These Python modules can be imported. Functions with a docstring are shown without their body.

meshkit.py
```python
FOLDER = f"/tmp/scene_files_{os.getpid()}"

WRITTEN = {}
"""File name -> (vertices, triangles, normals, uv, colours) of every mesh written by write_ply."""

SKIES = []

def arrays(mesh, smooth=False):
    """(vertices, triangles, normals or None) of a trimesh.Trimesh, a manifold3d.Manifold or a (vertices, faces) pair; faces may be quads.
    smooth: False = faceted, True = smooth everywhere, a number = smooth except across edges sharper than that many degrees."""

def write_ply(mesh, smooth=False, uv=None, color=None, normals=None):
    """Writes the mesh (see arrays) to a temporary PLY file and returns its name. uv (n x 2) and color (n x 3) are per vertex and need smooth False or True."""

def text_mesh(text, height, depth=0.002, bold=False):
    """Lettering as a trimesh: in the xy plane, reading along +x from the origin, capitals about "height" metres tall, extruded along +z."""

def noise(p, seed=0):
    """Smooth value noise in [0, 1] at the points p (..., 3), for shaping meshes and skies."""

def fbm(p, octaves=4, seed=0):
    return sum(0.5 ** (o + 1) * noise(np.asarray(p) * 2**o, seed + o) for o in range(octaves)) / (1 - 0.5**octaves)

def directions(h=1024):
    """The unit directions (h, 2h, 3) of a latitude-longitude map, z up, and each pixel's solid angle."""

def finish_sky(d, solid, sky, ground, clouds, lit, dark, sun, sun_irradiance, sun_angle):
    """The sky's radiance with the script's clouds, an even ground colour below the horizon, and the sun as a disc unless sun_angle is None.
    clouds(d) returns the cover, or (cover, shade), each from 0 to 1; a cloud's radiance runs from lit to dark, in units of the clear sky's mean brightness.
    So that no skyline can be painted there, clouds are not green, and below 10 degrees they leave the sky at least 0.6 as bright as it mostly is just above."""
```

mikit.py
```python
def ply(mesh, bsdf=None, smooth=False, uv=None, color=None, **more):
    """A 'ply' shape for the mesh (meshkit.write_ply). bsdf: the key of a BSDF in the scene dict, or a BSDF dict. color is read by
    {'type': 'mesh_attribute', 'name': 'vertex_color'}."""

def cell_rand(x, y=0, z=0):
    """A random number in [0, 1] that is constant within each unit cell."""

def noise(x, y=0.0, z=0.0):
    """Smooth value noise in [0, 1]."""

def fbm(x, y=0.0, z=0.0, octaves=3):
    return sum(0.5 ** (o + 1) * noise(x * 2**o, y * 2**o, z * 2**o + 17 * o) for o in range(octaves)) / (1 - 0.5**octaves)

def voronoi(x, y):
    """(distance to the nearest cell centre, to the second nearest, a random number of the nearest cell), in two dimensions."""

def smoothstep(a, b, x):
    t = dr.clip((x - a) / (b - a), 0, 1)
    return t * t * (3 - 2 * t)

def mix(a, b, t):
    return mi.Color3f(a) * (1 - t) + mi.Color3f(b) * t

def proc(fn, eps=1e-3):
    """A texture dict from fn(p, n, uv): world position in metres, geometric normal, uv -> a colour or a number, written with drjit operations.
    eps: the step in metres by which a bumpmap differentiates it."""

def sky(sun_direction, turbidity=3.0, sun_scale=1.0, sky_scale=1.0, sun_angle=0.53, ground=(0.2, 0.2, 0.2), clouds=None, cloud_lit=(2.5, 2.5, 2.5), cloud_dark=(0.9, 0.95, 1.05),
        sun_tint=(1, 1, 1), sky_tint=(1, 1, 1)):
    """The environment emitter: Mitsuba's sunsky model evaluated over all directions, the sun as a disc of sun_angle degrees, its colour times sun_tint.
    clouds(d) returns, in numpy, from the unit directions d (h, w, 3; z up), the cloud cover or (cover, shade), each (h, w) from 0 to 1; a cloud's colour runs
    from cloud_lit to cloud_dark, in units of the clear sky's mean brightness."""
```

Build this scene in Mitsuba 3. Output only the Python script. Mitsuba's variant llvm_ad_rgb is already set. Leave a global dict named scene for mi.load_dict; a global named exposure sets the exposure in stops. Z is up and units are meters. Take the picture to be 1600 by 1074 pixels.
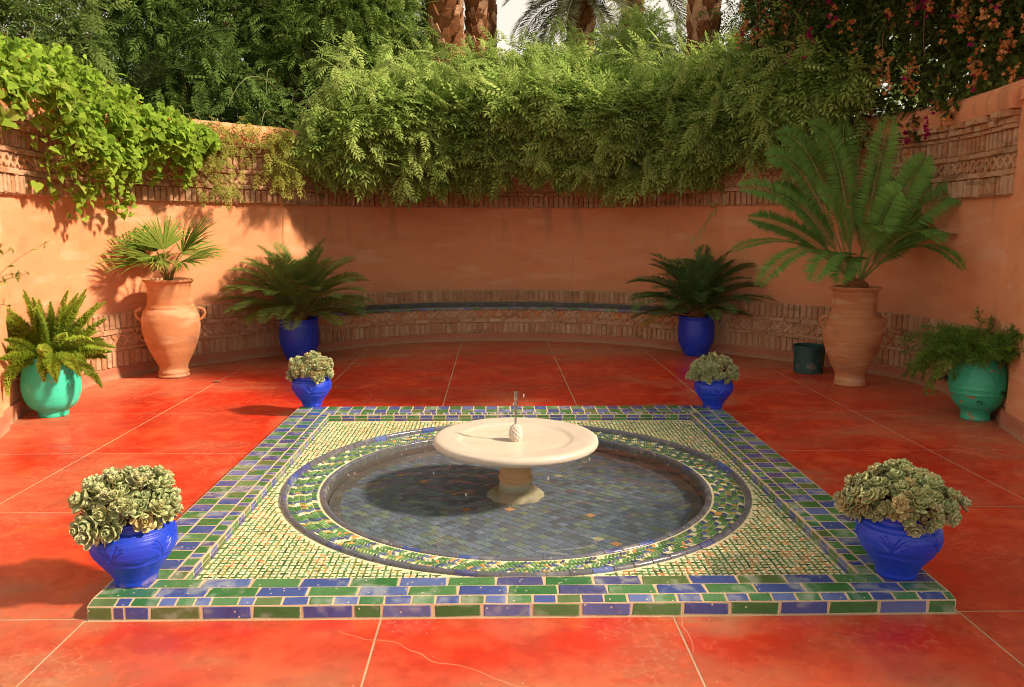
import math
import numpy as np
import trimesh
import drjit as dr
import mitsuba as mi
import mikit
import meshkit
from mikit import noise, fbm, voronoi, smoothstep, mix, cell_rand
from scipy.interpolate import CubicSpline
from shapely.geometry import Polygon, Point, box as sbox
from shapely import affinity

T = mi.ScalarTransform4f
scene, labels = {}, {}
rng = np.random.default_rng(7)

# ------------------------------------------------------------------ camera, sky, exposure
CAM = np.array([-0.1287, -3.1311, 1.6])
_pitch, _yaw, _roll = 0.14534, 0.02152, 0.0015
_fw = np.array([math.sin(_yaw) * math.cos(_pitch), math.cos(_yaw) * math.cos(_pitch), -math.sin(_pitch)])
scene['camera'] = {
    'type': 'perspective', 'fov': 65.33, 'fov_axis': 'x', 'near_clip': 0.05, 'far_clip': 400.0,
    'to_world': T().look_at(origin=CAM.tolist(), target=(CAM + _fw).tolist(), up=[-math.sin(_roll), 0, math.cos(_roll)]),
}
SUN = np.array([0.76, -0.24, 0.60])


def veil(d):
    z = np.clip((d[..., 2] - 0.22) / 0.45, 0, 1)
    return 0.86 + 0.14 * meshkit.fbm(d * 3.0, 4, 5), z * z * (3 - 2 * z)


scene['sky_light'] = mikit.sky(SUN, turbidity=4, sun_scale=1.45, sky_scale=1.0, sun_angle=4.6, ground=(0.25, 0.17, 0.12), clouds=veil,
                               cloud_lit=(3.1, 2.75, 2.35), cloud_dark=(1.95, 1.68, 1.38), sun_tint=(1.0, 0.99, 1.04))
exposure = 1.93

# ------------------------------------------------------------------ small helpers
count = {}


def nm(base):
    n = count.get(base, 0)
    count[base] = n + 1
    return base if n == 0 else f"{base}_{n:03d}"


def tag(key, label, category, group=None):
    labels[key] = {'label': label, 'category': category}
    if group:
        labels[key]['group'] = group
    return key


def stuff(key, label=None, category=None):
    labels[key] = {'kind': 'stuff', **({'label': label} if label else {}), **({'category': category} if category else {})}


def unit(v):
    v = np.asarray(v, float)
    return v / np.maximum(np.linalg.norm(v, axis=-1, keepdims=True), 1e-12)


def put(key, mesh, bsdf, smooth=False, color=None, **more):
    scene[key] = mikit.ply(mesh, bsdf, smooth=smooth, color=color, **more)
    return key


def M4(o, x, y, z):
    m = np.eye(4)
    m[:3, 0], m[:3, 1], m[:3, 2], m[:3, 3] = x, y, z, o
    return T(m)


def inst(key, proto, m, bsdf=None):
    d = {**proto, 'to_world': m}
    if bsdf:
        d['bsdf'] = {'type': 'ref', 'id': bsdf}
    scene[key] = d
    return key


def cat(meshes):
    vs, fs, n = [], [], 0
    for v, f in meshes:
        vs.append(v)
        fs.append(np.asarray(f) + n)
        n += len(v)
    return np.vstack(vs), np.vstack(fs)


def grid_faces(a, b, closed_a=False, closed_b=False):
    """faces of an a x b vertex grid (index i*b+j)"""
    ia = np.arange(a if closed_a else a - 1)
    jb = np.arange(b if closed_b else b - 1)
    i, j = [q.ravel() for q in np.meshgrid(ia, jb, indexing='ij')]
    i2, j2 = (i + 1) % a, (j + 1) % b
    p, q, r, s = i * b + j, i2 * b + j, i2 * b + j2, i * b + j2
    return np.vstack([np.stack([p, q, r], 1), np.stack([p, r, s], 1)])


def lathe(profile, seg=56, disp=None, close=True):
    """profile (r, z) from bottom outside to the inside; disp(theta, z, r) added to the radius"""
    pr = np.array(profile, float)
    th = np.arange(seg) * 2 * np.pi / seg
    R = np.repeat(pr[None, :, 0], seg, 0)
    Z = np.repeat(pr[None, :, 1], seg, 0)
    TH = np.repeat(th[:, None], len(pr), 1)
    if disp is not None:
        R = np.maximum(R + disp(TH, Z, R), 0.0)
    v = np.stack([R * np.cos(TH), R * np.sin(TH), Z], -1).reshape(-1, 3)
    return v, grid_faces(seg, len(pr), closed_a=True)


def smooth_profile(pts, n=60):
    pts = np.array(pts, float)
    t = np.r_[0, np.cumsum(np.linalg.norm(np.diff(pts, axis=0), axis=1))]
    from scipy.interpolate import PchipInterpolator
    s = np.linspace(0, t[-1], n)
    return np.stack([PchipInterpolator(t, pts[:, 0])(s), PchipInterpolator(t, pts[:, 1])(s)], 1)


def tube(pts, rad, k=5):
    pts = np.asarray(pts, float)
    rad = np.broadcast_to(np.asarray(rad, float), (len(pts),))
    t = unit(np.gradient(pts, axis=0))
    ref = np.array([0.3, 0.2, 1.0]) if abs(t[0, 2]) < 0.9 else np.array([1.0, 0.1, 0.0])
    a = unit(np.cross(t, ref))
    b = np.cross(t, a)
    th = np.arange(k) * 2 * np.pi / k
    v = pts[:, None] + rad[:, None, None] * (np.cos(th)[None, :, None] * a[:, None] + np.sin(th)[None, :, None] * b[:, None])
    v = v.reshape(-1, 3)
    f = grid_faces(len(pts), k, closed_b=True)
    n = len(v)
    v = np.vstack([v, pts[:1], pts[-1:]])
    i = np.arange(k)
    f = np.vstack([f, np.stack([np.full(k, n), i, (i + 1) % k], 1), np.stack([np.full(k, n + 1), (len(pts) - 1) * k + (i + 1) % k, (len(pts) - 1) * k + i], 1)])
    return v, f


def cap_faces(pts):
    pts = np.asarray(pts, float)
    v, f = trimesh.creation.triangulate_polygon(Polygon(pts), engine='earcut')
    near = np.argmin(((np.asarray(v)[:, None] - pts[None]) ** 2).sum(-1), 1)
    return near[np.asarray(f)]


def poly_prism(poly, z0, z1):
    out = []
    for g in getattr(poly, 'geoms', [poly]):
        if g.area > 1e-6:
            m = trimesh.creation.extrude_polygon(g, z1 - z0, engine='earcut')
            m.apply_translation([0, 0, z0])
            out.append((np.array(m.vertices), np.array(m.faces)))
    return cat(out)


def scatter(tv, tf, O, X, Zr, S, c0, c1=None, tint=None, seed=0, bright=0.25):
    """Copies of a template (x along the leaf, z its normal): one mesh and its colours."""
    r = np.random.default_rng(seed)
    N = len(O)
    X = unit(X)
    Y = unit(np.cross(Zr, X))
    Z = np.cross(X, Y)
    S = np.broadcast_to(S, (N,))
    V = O[:, None] + S[:, None, None] * (tv[None, :, :1] * X[:, None] + tv[None, :, 1:2] * Y[:, None] + tv[None, :, 2:3] * Z[:, None])
    F = (tf[None] + (np.arange(N) * len(tv))[:, None, None]).reshape(-1, 3)
    c0 = np.array(c0, float)
    c1 = c0 if c1 is None else np.array(c1, float)
    w = r.random((N, 1))
    C = (c0 * (1 - w) + c1 * w) * (1 - bright + 2 * bright * r.random((N, 1)))
    C = np.repeat(C[:, None], len(tv), 1)
    if tint is not None:
        C = C * np.asarray(tint)[None]
    return (V.reshape(-1, 3), F), np.clip(C.reshape(-1, 3), 0.002, 0.95)


# ------------------------------------------------------------------ materials
def rgb(*c):
    return {'type': 'rgb', 'value': list(c)}


def mat(key, base, rough=0.6, spec=0.5, bump=None, scale=1.0, eps=1e-3, **more):
    b = {'type': 'principled', 'base_color': base if isinstance(base, dict) else rgb(*base), 'roughness': rough if isinstance(rough, (dict, float)) else float(rough), 'specular': spec, **more}
    if bump is not None:
        b = {'type': 'bumpmap', 'height': mikit.proc(bump, eps), 'scale': scale, 'bsdf': b}
    scene[key] = b if more.get('spec_trans') else {'type': 'twosided', 'bsdf': b}


def _dust(x, y):
    r = dr.sqrt(x * x + dr.square(y - 3.1))
    edge = smoothstep(3.2, 4.5, r + 1.1 * (fbm(x * 1.3, y * 1.3, 3.0) - 0.5))
    pool = dr.maximum(dr.abs(x) - 1.8, dr.maximum(-y, y - 3.58))
    near = smoothstep(0.20, 0.0, pool + 0.5 * (fbm(x * 2.6, y * 2.6, 5.0, 4) - 0.45))
    free = smoothstep(0.47, 0.68, fbm(x * 1.1 + 9, y * 1.7 + 3, 0.5, 4))
    return dr.clip(0.9 * edge * (0.45 + 0.8 * fbm(x * 3, y * 6, 1.0, 4)) + 0.6 * near * fbm(x * 5, y * 7, 2.0, 3) * 1.5 + 0.66 * free * fbm(x * 3, y * 9, 1.5, 4) * 1.4, 0, 1)


def floor_col(p, n, uv):
    x, y = p.x, p.y
    c = mix((0.55, 0.028, 0.008), (0.40, 0.016, 0.006), fbm(x * 1.9, y * 2.4, 0, 4))
    c = mix(c, (0.64, 0.080, 0.026), 0.55 * smoothstep(0.50, 0.78, fbm(x * 5 + 7, y * 5, 4, 4)))
    c = mix(c, (0.34, 0.030, 0.014), 0.6 * smoothstep(0.52, 0.72, fbm(x * 2.7 + 1, y * 2.7, 14, 4)))
    c = mix(c, (0.36, 0.175, 0.088), 0.80 * _dust(x, y))
    c = mix(c, (0.62, 0.10, 0.04), 0.24 * smoothstep(0.48, 0.72, fbm(x * 19, y * 19, 5, 3)))
    c = mix(c, (0.28, 0.022, 0.012), 0.24 * smoothstep(0.55, 0.75, fbm(x * 13 + 3, y * 16, 6, 3)))
    wx, wy = x + 0.10 * fbm(x * 7, y * 7, 8, 2), y + 0.10 * fbm(x * 7 + 5, y * 7, 9, 2)
    m = smoothstep(0.46, 0.66, fbm(x * 1.7, y * 1.7, 7))
    w = smoothstep(0.016, 0.004, dr.abs(fbm(wx * 7, wy * 9, 2, 3) - 0.5)) * m * 0.7
    w = w + smoothstep(0.020, 0.004, dr.abs(noise(wx * 21, wy * 26, 12) - 0.5)) * smoothstep(0.52, 0.70, fbm(x * 4.3, y * 4.1, 13, 2)) * 0.2
    c = mix(c, (0.62, 0.31, 0.17), 0.22 * dr.clip(w, 0, 1))
    c = mix(c, (0.66, 0.40, 0.26), 0.08 * smoothstep(0.60, 0.80, noise(x * 60, y * 60, 3)) * smoothstep(0.50, 0.72, fbm(x * 2.3 + 4, y * 2.3, 23)))
    d1, d2, v = voronoi(x * 11, y * 11)
    c = mix(c, (0.72, 0.55, 0.40), 0.4 * smoothstep(0.050, 0.025, d1) * smoothstep(0.88, 0.91, v))
    qx, qy = x + 0.25 * fbm(x * 2.2, y * 2.2, 20, 4), y + 0.25 * fbm(x * 2.2, y * 2.2, 30, 4)
    e1, e2, ew = voronoi(qx * 0.62 + 3.3, qy * 0.62 + 1.7)
    return mix(c, (0.62, 0.36, 0.22), 0.4 * smoothstep(0.005, 0.0015, e2 - e1) * smoothstep(0.50, 0.62, fbm(x * 0.9, y * 0.9, 40)))


def floor_rough(p, n, uv):
    return dr.clip(0.24 + 0.30 * _dust(p.x, p.y) + 0.12 * fbm(p.x * 7, p.y * 7, 2), 0.1, 0.9)


def floor_bump(p, n, uv):
    return fbm(p.x * 5, p.y * 5, 0, 3) + 0.15 * noise(p.x * 60, p.y * 60)


mat('m_floor', mikit.proc(floor_col), mikit.proc(floor_rough), 0.38, floor_bump, 0.004, 4e-3)
mat('m_grout_floor', mikit.proc(lambda p, n, uv: mix((0.52, 0.36, 0.24), (0.36, 0.22, 0.14), fbm(p.x * 6, p.y * 6, 1))), 0.85, 0.2)
mat('m_earth', mikit.proc(lambda p, n, uv: mix((0.17, 0.11, 0.06), (0.10, 0.075, 0.04), fbm(p.x * 2, p.y * 2, 1, 4))), 0.95, 0.1)


def plaster_col(p, n, uv):
    c = mix((0.66, 0.265, 0.122), (0.71, 0.33, 0.175), fbm(p.x * 1.4, p.y * 1.4, p.z * 2.2, 4))
    c = mix(c, (0.60, 0.23, 0.10), 0.5 * smoothstep(0.5, 0.75, fbm(p.x * 4 + 5, p.y * 4, p.z * 7, 4)))
    c = mix(c, (0.77, 0.50, 0.34), 0.35 * smoothstep(0.55, 0.8, fbm(p.x * 2.1, p.y * 2.1 + 9, p.z * 9, 4)))
    s = p.x * 0.8 - p.y * 0.7 + 0.12 * fbm(p.x * 4, p.y * 4, p.z * 4 + 3)
    e1, e2, ew = voronoi(s * 1.1 + 4.4, p.z * 1.3 + 0.3 * fbm(p.x * 3, p.y * 3, p.z * 3))
    c = mix(c, (0.40, 0.17, 0.09), 0.5 * smoothstep(0.008, 0.002, e2 - e1) * smoothstep(0.48, 0.6, fbm(p.x * 1.3 + 2, p.y * 1.3, p.z * 1.3)))
    c = mix(c, (0.52, 0.25, 0.14), 0.55 * smoothstep(0.98, 0.68, p.z + 0.28 * (fbm(p.x * 3, p.y * 3, p.z * 2, 4) - 0.4)) * smoothstep(0.6, 0.7, p.z))
    return mix(c, (0.42, 0.20, 0.11), 0.55 * smoothstep(0.66, 0.80, noise(p.x * 9, p.y * 9, p.z * 0.8)) * smoothstep(1.2, 1.9, p.z))


def plaster_bump(p, n, uv):
    return 0.7 * fbm(p.x * 5, p.y * 5, p.z * 5, 3) + 0.3 * fbm(p.x * 45, p.y * 45, p.z * 45, 2)


mat('m_plaster', mikit.proc(plaster_col), 0.88, 0.2, plaster_bump, 0.010, 3e-3)
mat('m_plinth', mikit.proc(lambda p, n, uv: mix(mix((0.36, 0.125, 0.075), (0.44, 0.19, 0.11), fbm(p.x * 4, p.y * 4, p.z * 9, 4)), (0.38, 0.25, 0.16), 0.7 * smoothstep(0.06, 0.0, p.z + 0.06 * (fbm(p.x * 9, p.y * 9) - 0.6)))), 0.85, 0.2, plaster_bump, 0.008, 3e-3)
mat('m_mortar', mikit.proc(lambda p, n, uv: mix((0.50, 0.325, 0.20), (0.40, 0.235, 0.135), fbm(p.x * 7, p.y * 7, p.z * 7, 4))), 0.92, 0.1, plaster_bump, 0.012, 3e-3)


def brick(c0, c1):
    def f(p, n, uv):
        c = mix(c0, c1, fbm(p.x * 11, p.y * 11, p.z * 11, 3))
        c = mix(c, (0.20, 0.13, 0.07), 0.6 * smoothstep(0.55, 0.75, fbm(p.x * 5, p.y * 5, p.z * 14 + 4, 4)))
        return mix(c, (0.55, 0.38, 0.24), 0.5 * smoothstep(0.62, 0.75, fbm(p.x * 24, p.y * 24, p.z * 24 + 4, 2)))
    return f


def brick_bump(p, n, uv):
    return fbm(p.x * 40, p.y * 40, p.z * 40, 3)


for _i, (_a, _b) in enumerate((((0.53, 0.325, 0.195), (0.43, 0.235, 0.13)), ((0.48, 0.25, 0.13), (0.38, 0.18, 0.09)), ((0.56, 0.38, 0.24), (0.46, 0.28, 0.165)))):
    mat(f'm_brick_{_i}', mikit.proc(brick(_a, _b)), 0.9, 0.15, brick_bump, 0.012, 2e-3)
mat('m_brick_red', mikit.proc(brick((0.54, 0.24, 0.10), (0.43, 0.18, 0.08))), 0.9, 0.15, brick_bump, 0.012, 2e-3)


def glaze(c0, c1, pale=(0.42, 0.45, 0.40), amt=0.4):
    def f(p, n, uv):
        c = mix(c0, c1, fbm(p.x * 9, p.y * 9, p.z * 9, 3))
        c = mix(c, pale, amt * smoothstep(0.52, 0.78, fbm(p.x * 13 + 3, p.y * 13, p.z * 13, 4)))
        d1, d2, w = voronoi(p.x * 26, p.y * 26 + p.z * 26)
        return mix(c, (0.62, 0.55, 0.42), 0.8 * smoothstep(0.13, 0.08, d1) * smoothstep(0.84, 0.86, w))
    return f


def glaze_bump(p, n, uv):
    return fbm(p.x * 14, p.y * 14, p.z * 14, 3)


GLAZE = {}
for _n, _l in (('blue', (((0.060, 0.095, 0.30), (0.035, 0.055, 0.20)), ((0.11, 0.155, 0.36), (0.065, 0.10, 0.27)), ((0.080, 0.080, 0.22), (0.045, 0.050, 0.15)))),
               ('green', (((0.045, 0.165, 0.055), (0.028, 0.11, 0.035)), ((0.085, 0.21, 0.085), (0.05, 0.15, 0.05)), ((0.11, 0.165, 0.06), (0.06, 0.11, 0.035))))):
    for _i, (_a, _b) in enumerate(_l):
        _k = f'm_tile_{_n}_{_i}'
        mat(_k, mikit.proc(glaze(_a, _b)), 0.20, 0.6, glaze_bump, 0.006, 3e-3)
        GLAZE.setdefault(_n, []).append(_k)
mat('m_grout', mikit.proc(lambda p, n, uv: mix((0.56, 0.45, 0.31), (0.42, 0.31, 0.19), fbm(p.x * 12, p.y * 12, p.z * 12, 3))), 0.85, 0.2)
mat('m_ring_tile', mikit.proc(glaze((0.085, 0.105, 0.16), (0.11, 0.10, 0.10), (0.32, 0.31, 0.29), 0.40)), 0.22, 0.6, glaze_bump, 0.004, 3e-3)
mat('m_mosaic', {'type': 'mesh_attribute', 'name': 'vertex_color'}, 0.3, 0.5)
mat('m_mosaic_bed', mikit.proc(lambda p, n, uv: mix((0.74, 0.67, 0.44), (0.60, 0.53, 0.32), fbm(p.x * 5, p.y * 5, 0, 3))), 0.55, 0.4)
mat('m_pool_mosaic', {'type': 'mesh_attribute', 'name': 'vertex_color'}, 0.4, 0.4)
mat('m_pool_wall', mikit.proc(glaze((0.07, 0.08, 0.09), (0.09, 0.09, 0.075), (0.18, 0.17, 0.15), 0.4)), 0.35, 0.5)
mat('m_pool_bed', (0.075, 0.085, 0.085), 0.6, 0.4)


def marble_col(p, n, uv):
    c = mix((0.56, 0.505, 0.43), (0.45, 0.39, 0.32), fbm(p.x * 6, p.y * 6, p.z * 6, 4))
    v = dr.abs(fbm(p.x * 5 + 2, p.y * 9, p.z * 5, 5) - 0.5)
    c = mix(c, (0.50, 0.43, 0.36), 0.55 * smoothstep(0.035, 0.0, v))
    c = mix(c, (0.55, 0.34, 0.20), 0.45 * smoothstep(0.52, 0.72, fbm(p.x * 10, p.y * 10, p.z * 22, 4)) * smoothstep(0.305, 0.24, p.z))
    rr = dr.sqrt(p.x * p.x + dr.square(p.y - 1.735))
    return mix(c, (0.62, 0.55, 0.42), 0.5 * smoothstep(0.36, 0.30, rr) * fbm(p.x * 8, p.y * 14, 3, 3))


mat('m_marble', mikit.proc(marble_col), 0.34, 0.5, lambda p, n, uv: fbm(p.x * 22, p.y * 22, p.z * 22, 3), 0.004, 2e-3)
mat('m_stem', mikit.proc(lambda p, n, uv: mix(mix((0.50, 0.30, 0.15), (0.36, 0.19, 0.08), fbm(p.x * 9, p.y * 9, p.z * 20, 4)), (0.30, 0.29, 0.20), smoothstep(0.03, -0.01, p.z))), 0.6, 0.3)


def terracotta(p, n, uv):
    band = noise(p.x * 1.5, p.y * 1.5, p.z * 55)
    c = mix((0.45, 0.18, 0.075), (0.55, 0.27, 0.13), fbm(p.x * 5, p.y * 5, p.z * 9, 4))
    c = mix(c, (0.40, 0.15, 0.06), 0.3 * smoothstep(0.55, 0.85, band))
    c = mix(c, (0.62, 0.42, 0.27), 0.55 * smoothstep(0.52, 0.75, fbm(p.x * 4 + 3, p.y * 4, p.z * 14, 4)))
    return mix(c, (0.24, 0.11, 0.06), 0.45 * smoothstep(0.58, 0.75, fbm(p.x * 3 + 8, p.y * 3, p.z * 5, 4)))


mat('m_terracotta', mikit.proc(terracotta), 0.82, 0.25, lambda p, n, uv: 0.35 * noise(p.x * 2, p.y * 2, p.z * 70) + 0.65 * fbm(p.x * 24, p.y * 24, p.z * 24, 3), 0.006, 2e-3)


def paint(c0, c1, chip, chip_amt):
    def f(p, n, uv):
        c = mix(c0, c1, fbm(p.x * 6, p.y * 6, p.z * 9, 4))
        c = mix(c, chip, chip_amt * smoothstep(0.66, 0.72, fbm(p.x * 14, p.y * 14, p.z * 18, 4)))
        return mix(c, (0.30, 0.22, 0.16), 0.55 * smoothstep(0.55, 0.75, fbm(p.x * 12 + 4, p.y * 12, p.z * 12, 4)) * smoothstep(0.20, 0.06, p.z))
    return f


def pot_bump(p, n, uv):
    return 0.5 * noise(p.x * 3, p.y * 3, p.z * 90) + 0.5 * fbm(p.x * 35, p.y * 35, p.z * 35, 3)


mat('m_pot_blue', mikit.proc(paint((0.007, 0.036, 0.46), (0.010, 0.048, 0.56), (0.06, 0.10, 0.45), 0.25)), 0.42, 0.5, pot_bump, 0.0035, 2e-3)
mat('m_pot_turquoise', mikit.proc(paint((0.035, 0.55, 0.36), (0.05, 0.62, 0.43), (0.20, 0.60, 0.42), 0.5)), 0.42, 0.5, pot_bump, 0.004, 2e-3)
mat('m_pot_jade', mikit.proc(paint((0.030, 0.38, 0.21), (0.045, 0.44, 0.26), (0.30, 0.16, 0.07), 0.75)), 0.45, 0.5, pot_bump, 0.003, 2e-3)
mat('m_can', mikit.proc(paint((0.010, 0.055, 0.055), (0.014, 0.075, 0.07), (0.05, 0.08, 0.07), 0.4)), 0.45, 0.5)
mat('m_soil', mikit.proc(lambda p, n, uv: mix((0.075, 0.045, 0.025), (0.13, 0.08, 0.045), fbm(p.x * 30, p.y * 30, p.z * 30, 2))), 0.95, 0.1)
mat('m_bark', mikit.proc(lambda p, n, uv: mix((0.14, 0.09, 0.05), (0.22, 0.15, 0.09), fbm(p.x * 12, p.y * 12, p.z * 5, 3))), 0.95, 0.1)
mat('m_boot', mikit.proc(lambda p, n, uv: mix((0.15, 0.058, 0.024), (0.28, 0.125, 0.055), fbm(p.x * 14, p.y * 14, p.z * 14, 3))), 0.9, 0.1)
mat('m_stem_green', (0.16, 0.19, 0.06), 0.6, 0.3)
mat('m_stem_brown', (0.21, 0.11, 0.05), 0.8, 0.2)
VC = {'type': 'mesh_attribute', 'name': 'vertex_color'}
scene['m_leaf'] = {'type': 'principledthin', 'base_color': VC, 'roughness': 0.40, 'diff_trans': 0.85, 'eta': 1.45}
scene['m_leaf_stiff'] = {'type': 'principledthin', 'base_color': VC, 'roughness': 0.36, 'diff_trans': 0.30, 'eta': 1.45}
mat('m_succulent', VC, 0.5, 0.4)
scene['m_water'] = {'type': 'thindielectric', 'int_ior': 1.33, 'ext_ior': 1.0}
scene['m_jet'] = {'type': 'principled', 'base_color': rgb(0.93, 0.90, 0.88), 'roughness': 0.12, 'spec_trans': 0.55, 'eta': 1.33}

# ------------------------------------------------------------------ plan of the courtyard walls
_left = np.array([(-4.02, 2.9), (-4.16, 3.45), (-4.24, 4.1), (-4.25, 4.75), (-4.06, 5.4), (-3.52, 6.12), (-3.0, 6.66), (-2.72, 6.90)])


def spline(pts, n):
    pts = np.asarray(pts, float)
    t = np.r_[0, np.cumsum(np.linalg.norm(np.diff(pts, axis=0), axis=1))]
    cs = CubicSpline(t, pts)
    return cs(np.linspace(0, t[-1], n))


def mirror(p):
    q = np.array(p, float)[::-1].copy()
    q[:, 0] *= -1
    return q


LEFT = spline(_left[1:], 60)                     # pier corner -> niche corner
NICHE = spline([(-2.72, 6.90), (-2.50, 7.40), (-1.95, 7.98), (-1.1, 8.38), (0, 8.52), (1.1, 8.38), (1.95, 7.98), (2.50, 7.40), (2.72, 6.90)], 90)
RIGHT = mirror(LEFT)
BENCH = spline([(-2.22, 7.12), (-1.92, 7.46), (-1.31, 7.82), (-0.6, 8.0), (0, 8.05), (0.6, 8.0), (1.31, 7.82), (1.92, 7.46), (2.22, 7.12)], 80)
BENCH_END_L = np.linspace((-2.72, 6.90), (-2.22, 7.12), 8)
BENCH_END_R = mirror(BENCH_END_L)


def normals(path):
    t = unit(np.gradient(path, axis=0))
    return np.stack([t[:, 1], -t[:, 0]], 1)      # towards the courtyard


def sweep(path, profile):
    """closed profile of (o, z): o metres from the path towards the courtyard"""
    n = normals(path)
    pr = np.array(profile, float)
    xy = path[:, None] + n[:, None] * pr[None, :, :1]
    v = np.concatenate([xy, np.broadcast_to(pr[None, :, 1:], xy.shape[:2] + (1,))], -1)
    m, k = len(path), len(pr)
    f = grid_faces(m, k, closed_b=True)
    cap = cap_faces(pr)
    f = np.vstack([f, cap, cap[:, ::-1] + (m - 1) * k])
    mesh = trimesh.Trimesh(v.reshape(-1, 3), f, process=False)
    if mesh.volume < 0:
        mesh.invert()
    return mesh


def at_length(path, o, s):
    """points, tangents, normals on the curve offset by o at the arc lengths s"""
    q = path + normals(path) * o
    L = np.r_[0, np.cumsum(np.linalg.norm(np.diff(q, axis=0), axis=1))]
    p = np.stack([np.interp(s, L, q[:, k]) for k in (0, 1)], 1)
    e = 0.02
    p2 = np.stack([np.interp(np.minimum(s + e, L[-1]), L, q[:, k]) for k in (0, 1)], 1)
    p1 = np.stack([np.interp(np.maximum(s - e, 0), L, q[:, k]) for k in (0, 1)], 1)
    t = unit(p2 - p1)
    return p, t, np.stack([t[:, 1], -t[:, 0]], 1), L[-1]


def block(rnd, ch=0.12, depth=0.5):
    """unit brick: x width, y outwards 0..1, z height, chamfered front, slightly irregular"""
    def ring(y, s):
        q = np.array([[-.5, y, -.5], [.5, y, -.5], [.5, y, .5], [-.5, y, .5]]) * [1 - s, 1, 1]
        q[:, 2] = np.sign(q[:, 2]) * (0.5 - s * 0.35)
        return q + rnd.normal(0, 0.018, (4, 3)) * [1, 1.5, 0.6]
    v = np.vstack([ring(0, 0), ring(depth, 0), ring(1, ch)])
    f = []
    for k in (0, 4):
        for i in range(4):
            a, b = k + i, k + (i + 1) % 4
            f += [[a, b, b + 4], [a, b + 4, a + 4]]
    f += [[8, 9, 10], [8, 10, 11]]
    m = trimesh.Trimesh(v, f, process=False)
    return m


BRICK = [mikit.ply(block(rng), 'm_brick_0') for _ in range(4)]
SAW = [mikit.ply(block(rng, 0.08, 0.8), 'm_brick_0') for _ in range(3)]
_x = Polygon([(-.5, -.5), (.5, -.5), (.5, .5), (-.5, .5)])
_bar = sbox(-0.66, -0.12, 0.66, 0.12)
_cross = affinity.rotate(_bar, 45).union(affinity.rotate(_bar, -45)).intersection(_x)


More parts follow.
